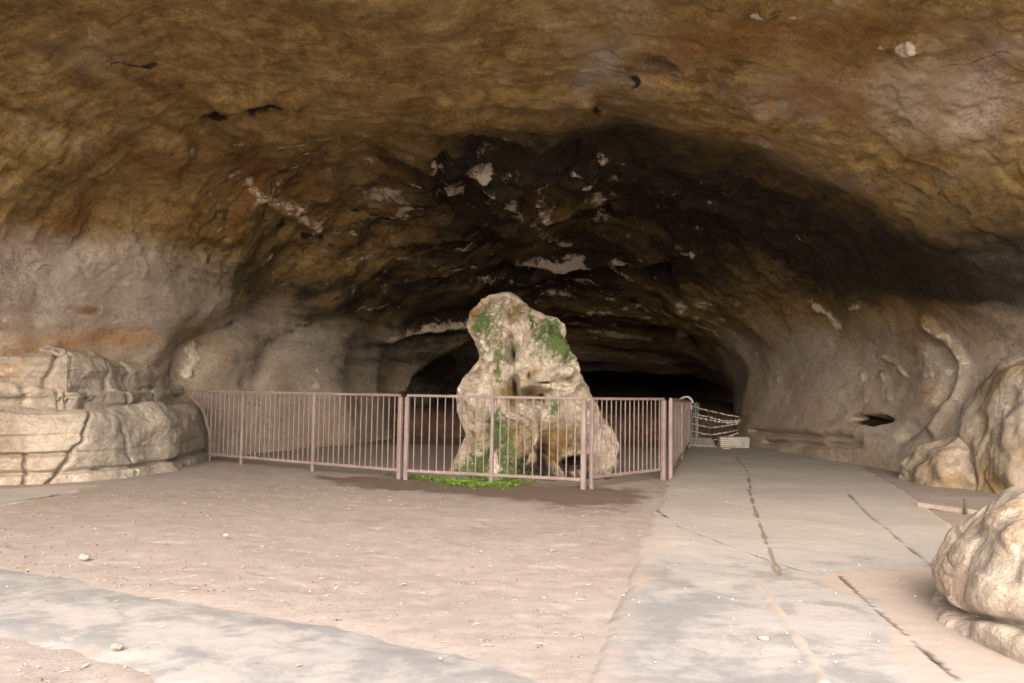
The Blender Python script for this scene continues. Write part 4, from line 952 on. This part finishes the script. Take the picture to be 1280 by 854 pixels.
def st_front(V, Q):
    n = fbm(V, 0.6, 3, 5)
    return dict(pale=0.15 + 0.5 * n + .15 * sstep(.1, -.2, Q[..., 2]), grey=0.55 * sstep(0.25, 0.75, Q[..., 2] + n * .5), ochre=0.22 + 0.3 * n, dark=0.30 * sstep(.5, .8, Q[..., 2] + .5 * n))
tag(boulder('boulder', (4.05, 5.05, 0.0), (1.22, 1.3, 0.90), 5, (0.17, 0.03, 0.11), 0.15, n=300, rot=0.2, blocky=0.25, st=st_front),
    'big pale boulder split by a level crack at the corner of the path', 'boulder')
def st_wall(V, Q):
    n = fbm(V, 0.9, 3, 8)
    return dict(ochre=0.05 + 0.35 * n, pale=0.05 + 0.4 * fbm(V, 0.5, 3, 6), grey=.1, brown=0.3 + .4 * n)
tag(boulder('boulder', (9.0, 12.9, 0.55), (1.3, 1.7, 1.9), 9, None, 0.30, 'cave', 240, 0.3, .1, st=st_wall),
    'tall rounded tan boulder leaning against the cave wall behind the split boulder', 'boulder')
tag(boulder('boulder', (8.6, 14.2, -0.05), (1.3, 1.5, 0.95), 14, None, 0.28, 'cave', 180, -0.3, .1, st=st_wall),
    'low hummocky tan boulder at the foot of the wall beyond the plank', 'boulder')

# the bedded outcrop along the foot of the wall, left of the railing
op = [gnd(*q).xy for q in ((-150, 625), (-60, 612), (0, 606), (60, 604), (120, 601), (200, 589), (252, 577), (263, 566), (262, 557))]
op = np.array([tuple(q) for q in op])
seg = np.concatenate([[0], np.cumsum(np.linalg.norm(np.diff(op, axis=0), axis=1))])
ns, nt_ = 620, 300
sv = np.linspace(0, seg[-1], ns)
bx, by = np.interp(sv, seg, op[:, 0]), np.interp(sv, seg, op[:, 1])
ks = np.ones(41) / 41
bx = np.convolve(np.pad(bx, 20, mode='edge'), ks, 'valid'); by = np.convolve(np.pad(by, 20, mode='edge'), ks, 'valid')
tx, ty = np.gradient(bx), np.gradient(by); ln = np.hypot(tx, ty)
nx_, ny_ = ty / ln, -tx / ln                                           # out of the wall
pr = np.array([(.10,-.15),(.06,.0),(.03,.2),(.04,.5),(.02,.85),(-.06,1.05),(-.22,1.17),(-.46,1.21),(-.50,1.26),(-.48,1.36),(-.54,1.47),(-.74,1.51),(-.80,1.58),(-.80,1.75),(-.92,1.92),(-1.25,2.05),(-1.9,2.15),(-2.6,2.2)])
pl_ = np.concatenate([[0], np.cumsum(np.linalg.norm(np.diff(pr, axis=0), axis=1))])
tv = np.linspace(0, pl_[-1] * 0.93, nt_)
po, pz = np.interp(tv, pl_, pr[:, 0]), np.interp(tv, pl_, pr[:, 1])
sN = sv / sv[-1]
drop = 1 - 0.28 * sstep(0.66, 0.95, sN)
Os = np.repeat(po[None], ns, 0); Zs = np.repeat(pz[None], ns, 0)
Zs = np.where(Zs < 1.25, Zs * drop[:, None], Zs - 1.21 * (1 - drop[:, None]))
Os = Os - 0.35 * (1 - drop[:, None]) * sstep(.3, 1.2, Zs)
V = np.stack([bx[:, None] + nx_[:, None] * Os, by[:, None] + ny_[:, None] * Os, Zs], -1)
Nv = grid_normals(V)
if (Nv[ns // 2, 60] * np.array([nx_[ns // 2], ny_[ns // 2], 0])).sum() < 0: Nv = -Nv
SS = np.stack([np.repeat(sv[:, None], nt_, 1), Os, Zs], -1)
d = 0.15 * fbm(SS, (1.6, 1, .9), 2, 201) + 0.03 * fbm(V, 0.4, 4, 203) + 0.03 * terr(fbm(V, (.8, .8, .3), 3, 205), 4, .25)
wz = Zs + 0.05 * fbm(SS, (1.6, 1, 1), 3, 207); ws = SS[..., 0] + 0.12 * fbm(SS, (1, 1, .35), 3, 209)
def groove(x, c, w, dp): return -dp * np.exp(-((x - c) / w) ** 2)
px2s = lambda px, py: float(np.interp(0, [0], [0]))
beds = [(0.17, .03, .10), (0.44, .03, .11), (0.72, .02, .05), (1.225, .03, .13), (1.50, .03, .09)]
s_of = lambda px: float(np.interp(px, [-150, -60, 0, 60, 120, 200, 252, 263, 262.9], seg[:9])) if px < 262 else seg[-1]
for c, w, dp in beds:
    fade = 1.0
    if c < 1.1: fade = 1 - 0.85 * sstep(s_of(70), s_of(110), SS[..., 0]) * (c > 0.25)
    d += groove(wz, c, w, dp) * fade
    d += 0.05 * sstep(0, 0.02, wz - c) * (pn(SS + c * 9, (1.3, 9, 9), 210)) 
low = sstep(1.22, 1.16, wz)
for px, lean in ((-70, .1), (92, -.5), (152, .25), (30, 0.0)):
    c = s_of(px)
    m_ = low if px != 30 else low * sstep(.46, .42, wz)
    d += groove(ws - lean * (0.6 - wz), c, .03, .13) * m_
d += low * 0.16 * np.exp(-((ws - s_of(205)) / .55) ** 2) 
mid = sstep(1.2, 1.24, wz) * sstep(1.53, 1.49, wz)
for px in (-30, 28, 72, 84, 145, 190, 225): d += groove(ws, s_of(px), .035, .08) * mid
top_ = sstep(1.5, 1.54, wz)
for px in (-20, 60, 135, 180, 215): d += groove(ws - .4 * (wz - 1.7), s_of(px), .05, .09) * top_
V = V + Nv * d[..., None]
nn = fbm(V, 0.8, 3, 215)
oc_t = dict(pale=0.22 + 0.55 * nn + 0.25 * mid * sstep(s_of(20), s_of(40), ws) * sstep(s_of(160), s_of(130), ws) + .22 * sstep(.25, .05, wz), ochre=(0.15 + 0.4 * nn) * sstep(s_of(105), s_of(60), ws) + .25 * top_,
            grey=(0.55 + 0.5 * nn) * sstep(s_of(80), s_of(120), ws) * (1 - .6 * top_), brown=.25 * top_ * nn)
ocp = link('rock_outcrop', np_mesh('rock_outcrop', V, grid_faces(ns, nt_)[:, ::-1], True, stains((ns, nt_), **oc_t)), M['pale_rock'])
tag(ocp, 'pale bedded rock outcrop with level cracks at the left end of the railing', 'outcrop')

# the dark bank of dug earth across the back of the cave
ex = np.linspace(-5, 12, 200); ey = np.linspace(24.3, 70, 160)
EX, EY = np.meshgrid(ex, ey, indexing='ij')
EP = np.stack([EX, EY, np.zeros_like(EX)], -1)
ez = -0.15 + (0.98 + 0.25 * fbm(EP, 2.0, 3, 31)) * sstep(24.6, 26.0, EY + .5 * fbm(EP, 1.5, 3, 33)) + 0.08 * fbm(EP, .5, 3, 35) + 0.25 * sstep(30, 46, EY)
EP[..., 2] = ez
bank = link('terrain', np_mesh('terrain', EP, grid_faces(200, 160)[:, ::-1], True), M['earth'])
if bank.data.polygons[0].normal.z < 0: bank.data.flip_normals()
tag(bank, 'bank of dark dug earth across the back of the cave', 'earth bank', kind='structure')

# ------------------------------------------------------------------ the railing
FH = 1.40
fence = empty('metal_fence', gnd(733, 612)); fence.location.z = 0
tag(fence, 'dusty mauve metal railing of upright bars round the stalagmite', 'fence')
FO = fence.location.copy()
fm = M['fence']
def fpart(mb, name, parent): return mb.build(name, fm, parent)
def panel(pts, posts, step, base_z=0.15, zs=(1.40, 1.40), first=None, last=None, curved=False, skip_a=0.0):
    """rails, posts and pickets between two ground points"""
    p0, p1 = Vector((*pts[0], 0)) - FO, Vector((*pts[1], 0)) - FO
    d = p1 - p0; Ln = d.length; u = d / Ln
    m = MB(); m.bar(p0 + Vector((0, 0, base_z)), p1 + Vector((0, 0, base_z)), .04, .05)
    pan = fpart(m, 'fence_panel', fence)
    pan['label'] = posts['label']
    H = lambda s: zs[0] + (zs[1] - zs[0]) * s / Ln
    m = MB(); m.bar(p0 - (u * posts.get('over', 0)) + Vector((0, 0, H(-posts.get('over', 0)))), p1 + Vector((0, 0, H(Ln))), .05, .045); fpart(m, 'top_rail', pan)
    for s, w in posts['at']:
        m = MB(); q = p0 + u * s
        m.bar(q + Vector((0, 0, -0.12)), q + Vector((0, 0, H(s) - .022)), w, w, up=u); fpart(m, 'post', pan)
    free = []
    ss = sorted(s for s, w in posts['at'])
    for a, b in zip(ss[:-1], ss[1:]):
        n = max(1, round((b - a) / step))
        free += [a + (b - a) * k / n for k in range(1, n)]
    for s in free:
        lo = base_z
        if curved: lo = max(base_z, curved(s))
        q = p0 + u * s
        m = MB(); m.bar(q + Vector((0, 0, lo + .01)), q + Vector((0, 0, H(s) - .02)), .017, .017, up=u); fpart(m, 'picket', pan)
    return pan, p0, u
A0, A1 = gnd(262, 577.5), gnd(498.5, 599); A0 = (A0.x, A0.y); A1 = (A1.x, A1.y)
B0_, B1 = gnd(507, 599.7), gnd(729, 612); B0_ = (B0_.x, B0_.y); B1 = (B1.x, B1.y)
C0, C1 = gnd(739, 611.5), gnd(829, 599.5); C0 = (C0.x, C0.y); C1 = (C1.x, C1.y)
D0, D1 = gnd(838, 598.5), gnd(861.5, 560); D0 = (D0.x, D0.y); D1 = (D1.x, D1.y)
ln = lambda a, b: (Vector(a) - Vector(b)).length
LA, LB, LC, LD = ln(A0, A1), ln(B0_, B1), ln(C0, C1), ln(D0, D1)
over = 0.72
def on(px, py, P0, P1):
    g = gnd(px, py).xy; u = (Vector(P1) - Vector(P0)).normalized()
    return (g - Vector(P0)).dot(u)
panA, pA, uA = panel((A0, A1), {'label': 'long railing panel whose near end curves round the outcrop', 'over': over, 'at': [(0.0, .03), (on(302, 581, A0, A1), .055), (on(397, 588.5, A0, A1), .055), (LA, .075)]}, .128)
m = MB()                                                               # the bent flat bar at the end, and its short pickets
cv = [(-over, 1.39), (-.66, 1.28), (-.5, 1.18), (-.32, 1.09), (-.22, .95), (-.12, .74), (-.03, .55), (0.0, .36), (0.0, .14)]
cvz = sorted(cv)
pts = [pA + uA * s + Vector((0, 0, z)) for s, z in cv]
for a, b in zip(pts[:-1], pts[1:]): m.bar(a, b + (b - a).normalized() * .012, .045, .045, up=Vector((-uA.y, uA.x, 0)))
fpart(m, 'end_bar', panA)
for s in (-.56, -.44, -.33, -.22, -.11):
    lo = float(np.interp(s, [c[0] for c in cvz], [c[1] for c in cvz])) + .01
    m = MB(); q = pA + uA * s; m.bar(q + Vector((0, 0, lo)), q + Vector((0, 0, 1.38)), .017, .017, up=uA); fpart(m, 'picket', panA)
panel((B0_, B1), {'label': 'front railing panel standing over the green seedlings', 'at': [(0.0, .075), (on(613, 606, B0_, B1), .055), (LB, .085)]}, .134)
panel((C0, C1), {'label': 'short angled railing panel hung like a gate', 'at': [(0.0, .06), (LC, .085)]}, .135, .18, (1.40, 1.40))
panel((D0, D1), {'label': 'side railing panel running back along the concrete path', 'at': [(0.0, .075), (LD * .5, .055), (LD, .07)]}, .5, .15, (1.40, 1.30))

# ------------------------------------------------------------------ the wire barrier across the path
DB = 23.2
bar_ = empty('wire_barrier', (at(886, 553, DB).x, DB, 0))
tag(bar_, 'sagging white barbed wire barrier strung across the end of the path', 'barrier')
BO = bar_.location
def bpt(px, py, d=DB): return at(px, py, d) - BO
for pts, r in (([(886, 556), (885.5, 540), (887, 528), (885, 512)], .022), ([(924.5, 552), (924.5, 520)], .018), ([(863, 556), (864.5, 505)], .022)):
    m = MB(); m.tube([bpt(*p) for p in pts], r, 6); m.build('post', M['stake'], bar_)
for pts in ([(864, 507), (886, 513.5), (925, 521.5)], [(864, 515.5), (886, 521), (904, 526), (927, 525)], [(864, 519.5), (887, 525), (908, 528.5), (927, 526.5)], [(864, 529), (888, 534.5), (925, 529)],
            [(864, 538.5), (888, 543.5), (922, 537.5)], [(863, 546.5), (888, 550.5), (907, 546), (924, 541)]):
    q = []
    for (x0, y0), (x1, y1) in zip(pts[:-1], pts[1:]):
        for k in range(8): q.append((x0 + (x1-x0) * k/8, y0 + (y1-y0) * k/8 + 0.6 * math.sin(math.pi * k/8) + random.uniform(-.25, .25)))
    q.append(pts[-1])
    m = MB(); m.tube([bpt(*p) for p in q], .007, 5)
    for k in range(1, len(q) - 1):
        c = bpt(*q[k]) + Vector((random.uniform(-.03, .03), 0, 0))
        for j in range(3):
            dv = Vector((random.uniform(-1, 1), random.uniform(-1, 1), random.uniform(-1, 1)))  .normalized() * .03
            m.tube([c - dv, c + dv], .007, 4)
    m.build('wire_strand', M['white_twine'], bar_)

# a roll of netting and a coil of wire on the far end of the railing
ng = gnd(861, 559.5); DN = ng.y
net = MB()
pr_ = [at(x, 532, DN) for x in (851, 862)]
wn = 0.22
for k in range(9):
    x = ng.x - wn + wn * k / 8 * 1.05
    y = ng.y + 0.10 * math.sin(k * 1.1)
    net.tube([(x, y, .02), (x + random.uniform(-.03, .03), y + .03, .7), (x + random.uniform(-.03, .03), y, 1.25)], .008, 4)
for k in range(13):
    z = .05 + k * .1
    net.tube([(ng.x - wn + wn * j / 8 * 1.05, ng.y + 0.10 * math.sin(j * 1.1) - .006, z + random.uniform(-.025, .025)) for j in range(9)], .008, 4)
o = net.build('wire_netting', M['grey_wire'])
o.location.x = 0.27
tag(o, 'upright strip of pale wire netting at the far end of the railing', 'netting')
coil = MB()
for a in range(4):
    c = at(856, 503, DN - .15); r0 = .13 + .035 * random.random()
    coil.tube([c + Vector((r0 * math.cos(t) * 1.15 + random.uniform(-.012, .012) + .03 * a, .05 * a - .08 + .02 * math.sin(3 * t), r0 * math.sin(t) * .85 + .03)) for t in np.linspace(-.35, 2.9 + .3 * a, 16)], .015, 5)
coil.tube([at(859, 501, DN - .12), at(859, 507, DN - .12), at(857, 514, DN - .12)], .018, 5)
coil.tube([at(862, 505, DN - .1), at(864.5, 507, DN - .1), at(864, 512, DN - .1)], .03, 5)
o = coil.build('wire_coil', M['white_twine'], smooth=True)
tag(o, 'loop of whitish wire hooked over the far end of the railing', 'wire coil')

# ------------------------------------------------------------------ blocks at the foot of the barrier
def rough_box(name, w, h, dpt, mat, n=26, jit=.012, rnd=.03, seed=1, courses=0):
    """a worn block: rounded box of small faces"""
    mb = bpy.data.meshes.new(name)
    import bmesh
    bm = bmesh.new(); bmesh.ops.create_cube(bm, size=1)
    bmesh.ops.scale(bm, vec=(w, dpt, h), verts=bm.verts)
    bmesh.ops.bevel(bm, geom=bm.edges[:], offset=rnd, segments=2, affect='EDGES')
    bmesh.ops.subdivide_edges(bm, edges=[e for e in bm.edges if e.calc_length() > .08], cuts=10, use_grid_fill=True)
    P = np.array([v.co[:] for v in bm.verts]); j = jit * fbm(P, .12, 3, seed); j2 = jit * fbm(P + 5, .3, 2, seed + 1)
    for v, a, b in zip(bm.verts, j, j2): v.co += v.co.normalized() * float(a) * 2 + Vector((0, 0, float(b)))
    bm.to_mesh(mb); bm.free()
    return link(name, mb, M[mat])
b0, b1 = at(900, 559, 22.6), at(937, 559, 22.6)
g0 = gnd(919, 560.5); sc = g0.y
wB = (37 / F) * sc
o = rough_box('concrete_block', wB, .30, .35, 'concrete', seed=3, rnd=.012); o.location = (g0.x, g0.y + .17, .165)
tag(o, 'low weathered concrete block with a rough whitish face below the barrier', 'block')
fc = MB()
for r in range(4):                                                    # the crumbly pale render on its face, in rough lines
    x = -wB / 2 + .02
    while x < wB * .16:
        w = random.uniform(.02, .05)
        fc.bar((x, -.182 + random.uniform(0, .003), .10 - r * .055 + random.uniform(-.006, .006)), (x + w, -.182, .10 - r * .055 + random.uniform(-.006, .006)), .014, random.uniform(.018, .034))
        x += w + random.uniform(.008, .02)
fc.build('pale_crust', M['white_twine'], o)
g1 = gnd(880, 560); wB2 = 32 / F * g1.y
o = rough_box('flat_slab', wB2, .055, .5, 'board', rnd=.015, seed=8); o.location = (g1.x, g1.y + .3, .14); o.rotation_euler = (math.radians(24), math.radians(2), .06)
tag(o, 'flat grey slab propped under the barbed wire beside the concrete block', 'slab')
g2_ = gnd(906, 562)
tag(boulder('stone', (g2_.x, g2_.y - .1, .02), (.16, .11, .06), 31, None, .03, n=24), 'small flat pale stone in front of the concrete block', 'stone')

# ------------------------------------------------------------------ plank and stake beyond the path
q0, q1 = gnd(1150, 634), gnd(1243, 646)
pk = (Vector((q1.x, q1.y, 0)) - Vector((q0.x, q0.y, 0)))
o = rough_box('plank', pk.length, .07, .17, 'plank', rnd=.012, jit=.006, seed=21)
o.location = ((q0.x + q1.x) / 2, (q0.y + q1.y) / 2, .03); o.rotation_euler = (0, math.radians(.6), math.atan2(pk.y, pk.x))
tag(o, 'bleached plank lying on the dirt behind the split boulder', 'plank')
sk = gnd(1200, 641); m = MB()
m.tube([(0, 0, -.1), (.005, 0, .08), (-.003, .004, .19)], [.022, .02, .017], 7)
o = m.build('stake', M['stake'], smooth=True); o.location = (sk.x, sk.y - .12, 0)
tag(o, 'short dark stake standing against the bleached plank', 'stake')

# ------------------------------------------------------------------ seedlings, litter, pebbles
sd = MB()
def leaf(c, r, az, tl):
    a = Vector((math.cos(az), math.sin(az), 0)); b = Vector((-math.sin(az), math.cos(az), 0)); n = Vector((0, 0, 1))
    a2 = (a * math.cos(tl) + n * math.sin(tl))
    p = [c, c + a2 * r * .5 + b * r * .42, c + a2 * r * 1.05 + b * r * .28 - n * r * .1, c + a2 * r * 1.15 - n * r * .15, c + a2 * r * 1.05 - b * r * .28 - n * r * .1, c + a2 * r * .5 - b * r * .42]
    sd.add(p, [(0, 1, 2, 3), (0, 3, 4, 5)])
def sow(px, py):
    g = gnd(px, py); h = random.uniform(.012, .055)
    top = Vector((g.x + random.uniform(-.02, .02), g.y + random.uniform(-.02, .02), h))
    sd.tube([(g.x, g.y, -.03), tuple(top)], .002, 3)
    az = random.uniform(0, 6.3); r = random.uniform(.026, .05)
    for k in range(random.choice((2, 3, 4, 4))): leaf(top - Vector((0, 0, random.uniform(0, .02))), r, az + k * 1.9 + random.uniform(-.4, .4), random.uniform(-.1, .7))
for k in range(560):
    t = random.random() ** .9
    px = 516 + 138 * t
    cyy = np.interp(px, [512, 540, 575, 610, 640, 660], [597, 600.5, 604.5, 606.5, 605.5, 603.5]); sp = np.interp(px, [512, 530, 575, 625, 645, 660], [1.5, 3.5, 4.2, 4.4, 3.2, 2.0])
    dens = np.interp(px, [512, 525, 560, 600, 640, 650, 660], [.5, 1, .8, 1, .9, .5, .2])
    if random.random() > dens: continue
    if pn(np.array([[px / 7.0, 0.3, 2.2]]), 1, 3)[0] < -.22: continue
    sow(px, cyy + random.gauss(0, sp * .55))
for k in range(16): sow(random.gauss(664, 4), random.gauss(603.5, .7))
for k in range(14): sow(random.gauss(484, 4), random.gauss(594.5, 1))
o = sd.build('seedlings', M['leaf'])
tag(o, 'bright green seedlings in the damp earth below the railing', 'seedlings', kind='stuff')

dirt_zone = [tuple(gnd(x, y).xy) for x, y in ((-80, 640), (130, 612), (420, 605), (800, 645), (786, 690), (760, 790), (740, 850), (520, 805), (260, 752), (0, 712), (-80, 705))]
dz2 = [tuple(gnd(x, y).xy) for x, y in ((-60, 795), (120, 818), (230, 850), (260, 880), (-60, 880))]
def gh(x, y):
    i = int(np.clip(np.searchsorted(gx, x), 1, len(gx) - 1)); j = int(np.clip(np.searchsorted(gy, y), 1, len(gy) - 1))
    return max(gz[i, j], gz[i-1, j-1], gz[i-1, j], gz[i, j-1])
lit = MB(); peb = MB()
def inside(x, y, poly): return poly_sd(np.array([x]), np.array([y]), poly)[0]
cands = rng.uniform((-9, 3.6), (1.6, 13), (9000, 2))
xs_, ys_ = cands[:, 0], cands[:, 1]
s1 = poly_sd(xs_, ys_, dirt_zone); s2 = poly_sd(xs_, ys_, dz2); s3 = poly_sd(xs_, ys_, branch)
nl = 0
for x, y, a, b, c in zip(xs_, ys_, s1, s2, s3):
    near = math.exp(-max(-c, 0) / 0.5)
    p = 0
    if a > 0: p = 0.05 + 0.34 * near + .06 * (y < 8.5)
    elif b > 0: p = 0.55
    elif c > 0: p = 0.035
    elif 1.2 > y: p = 0
    if random.random() > p: continue
    z = gh(x, y) + .004 if c < 0 else .02
    if random.random() < .62:
        az = random.uniform(0, math.pi); L1 = random.uniform(.015, .07); w = random.uniform(.0015, .0045)
        a_ = Vector((math.cos(az), math.sin(az), random.uniform(-.12, .12))) * L1 / 2
        cc = Vector((x, y, z + .006))
        lit.tube([cc - a_, cc + Vector((random.uniform(-.006, .006), random.uniform(-.006, .006), .004)), cc + a_], [w * .5, w * .6, w * .3], 4)
    elif random.random() < .45:
        az = random.uniform(0, 6.3); r = random.uniform(.012, .032); cc = Vector((x, y, z + .004))
        e1 = Vector((math.cos(az), math.sin(az), random.uniform(-.2, .3))) * r; e2 = Vector((-math.sin(az), math.cos(az), random.uniform(-.2, .2))) * r * .5
        n_ = Vector((0, 0, r * .25))
        lit.add([cc - e1, cc - e2 + n_, cc + e1, cc + e2 + n_], [(0, 1, 2), (0, 2, 3)])
    else:
        r = random.uniform(.004, .011); k0 = len(peb.v)
        ring = []
        for lv, (zz, rr) in enumerate(((-.3, .8), (.25, 1.0), (.7, .55))):
            for k in range(6):
                t = k * math.pi / 3 + lv * .4; j = random.uniform(.75, 1.2)
                ring.append((x + r * rr * j * math.cos(t), y + r * rr * j * math.sin(t), z + r * zz * .8))
        f = [(l*6+k, l*6+(k+1) % 6, (l+1)*6+(k+1) % 6, (l+1)*6+k) for l in range(2) for k in range(6)] + [tuple(range(12, 18))]
        peb.add(ring, f)
for k in range(60):                                                   # crumbs on the slab
    g = gnd(random.uniform(770, 1150), random.uniform(600, 850)); r = random.uniform(.004, .011)
    ring = [(g.x + r * q * math.cos(t * math.pi / 3), g.y + r * q * math.sin(t * math.pi / 3), .022 + zz * r) for zz, q in ((0, 1), (.8, .6)) for t in range(6)]
    peb.add(ring, [(t, (t+1) % 6, 6 + (t+1) % 6, 6 + t) for t in range(6)] + [tuple(range(6, 12))])
cl_o = MB()
cands = rng.uniform((-9, 3.6), (1.6, 14), (7000, 2))
q1_ = poly_sd(cands[:, 0], cands[:, 1], dirt_zone); q2_ = poly_sd(cands[:, 0], cands[:, 1], dz2)
for (x, y), a, b in zip(cands, q1_, q2_):
    if a < 0.05 and b < 0.05: continue
    if random.random() > (.75 if b > 0 else math.exp(-a / 1.2) * .8 + .12): continue
    r = random.choice((.005, .007, .009, .012, .02)) * random.uniform(.7, 1.2); z = gh(x, y) - r * .1
    ring = []
    for lv, (zz, rr) in enumerate(((-.3, 1.0), (.35, .9), (.75, .45))):
        for k in range(5):
            t = k * math.pi / 2.5 + lv * .5; j = random.uniform(.7, 1.25)
            ring.append((x + r * rr * j * math.cos(t), y + r * rr * j * math.sin(t), z + r * zz * .9))
    cl_o.add(ring, [(l*5+k, l*5+(k+1) % 5, (l+1)*5+(k+1) % 5, (l+1)*5+k) for l in range(2) for k in range(5)] + [tuple(range(10, 15))])
o = cl_o.build('dirt_crumbs', M['dirt']); tag(o, 'crumbs of dry earth lying on the dirt floor', 'crumbs', kind='stuff')
o = lit.build('straw_litter', M['straw']); tag(o, 'bits of dry straw and leaf strewn over the dirt floor', 'litter', kind='stuff')
o = peb.build('pebbles', M['pebble']); tag(o, 'pale grit and pebbles scattered over the cave floor', 'pebbles', kind='stuff')
for px, py, r, lb in ((105, 701, .045, 'whitish flat stone at the left edge of the dirt floor'), (282, 673, .03, 'small pale stone lying alone in the middle of the dirt floor'), (954, 804, .028, 'white chip of stone on the near slab beside the ridged seam'),
                      (146, 815, .035, 'small dark edged stone at the rim of the grey slab')):
    g = gnd(px, py)
    tag(boulder('stone', (g.x, g.y, .03), (r, r * .7, r * .5), int(px), None, r * .3, n=16), lb, 'stone')


# ------------------------------------------------------------------ light, sky, camera
W = bpy.data.worlds.new('World'); S.world = W; W.use_nodes = True
nt = W.node_tree
bg = nt.nodes['Background']
sky = nt.nodes.new('ShaderNodeTexSky'); sky.sky_type = 'NISHITA'; sky.sun_disc = False
EL, AZ = math.radians(33), math.radians(184)       # sun behind the camera, a little to the right
sky.sun_elevation = EL; sky.sun_rotation = AZ; sky.air_density = 1.0; sky.dust_density = 5.0
nt.links.new(sky.outputs[0], bg.inputs[0]); bg.inputs[1].default_value = 0.15
L = bpy.data.lights.new('sun', 'SUN'); L.energy = 1.5; L.angle = math.radians(100); L.color = (1.0, 0.975, 0.95)
lo = bpy.data.objects.new('sun', L); COL.objects.link(lo)
to_sun = Vector((math.sin(AZ) * math.cos(EL), math.cos(AZ) * math.cos(EL), math.sin(EL)))
lo.rotation_euler = to_sun.to_track_quat('Z', 'Y').to_euler(); lo.location = to_sun * 60

cd = bpy.data.cameras.new('camera'); cam = bpy.data.objects.new('camera', cd); COL.objects.link(cam)
cd.sensor_width = 36; cd.lens = 36 * F / 1280; cd.clip_end = 1000; cd.clip_start = 0.05
cam.matrix_world = Matrix.Translation(CAM) @ ROT.to_4x4()
S.camera = cam

S.render.engine = 'CYCLES'
cy = S.cycles
cy.max_bounces = 10; cy.diffuse_bounces = 8; cy.glossy_bounces = 2; cy.transmission_bounces = 2
cy.use_denoising = True
try: cy.denoiser = 'OPENIMAGEDENOISE'
except Exception: pass
cy.sample_clamp_indirect = 8
cy.caustics_reflective = False; cy.caustics_refractive = False
S.view_settings.view_transform = 'Standard'; S.view_settings.look = 'None'
S.view_settings.exposure = 1.85; S.view_settings.gamma = 1
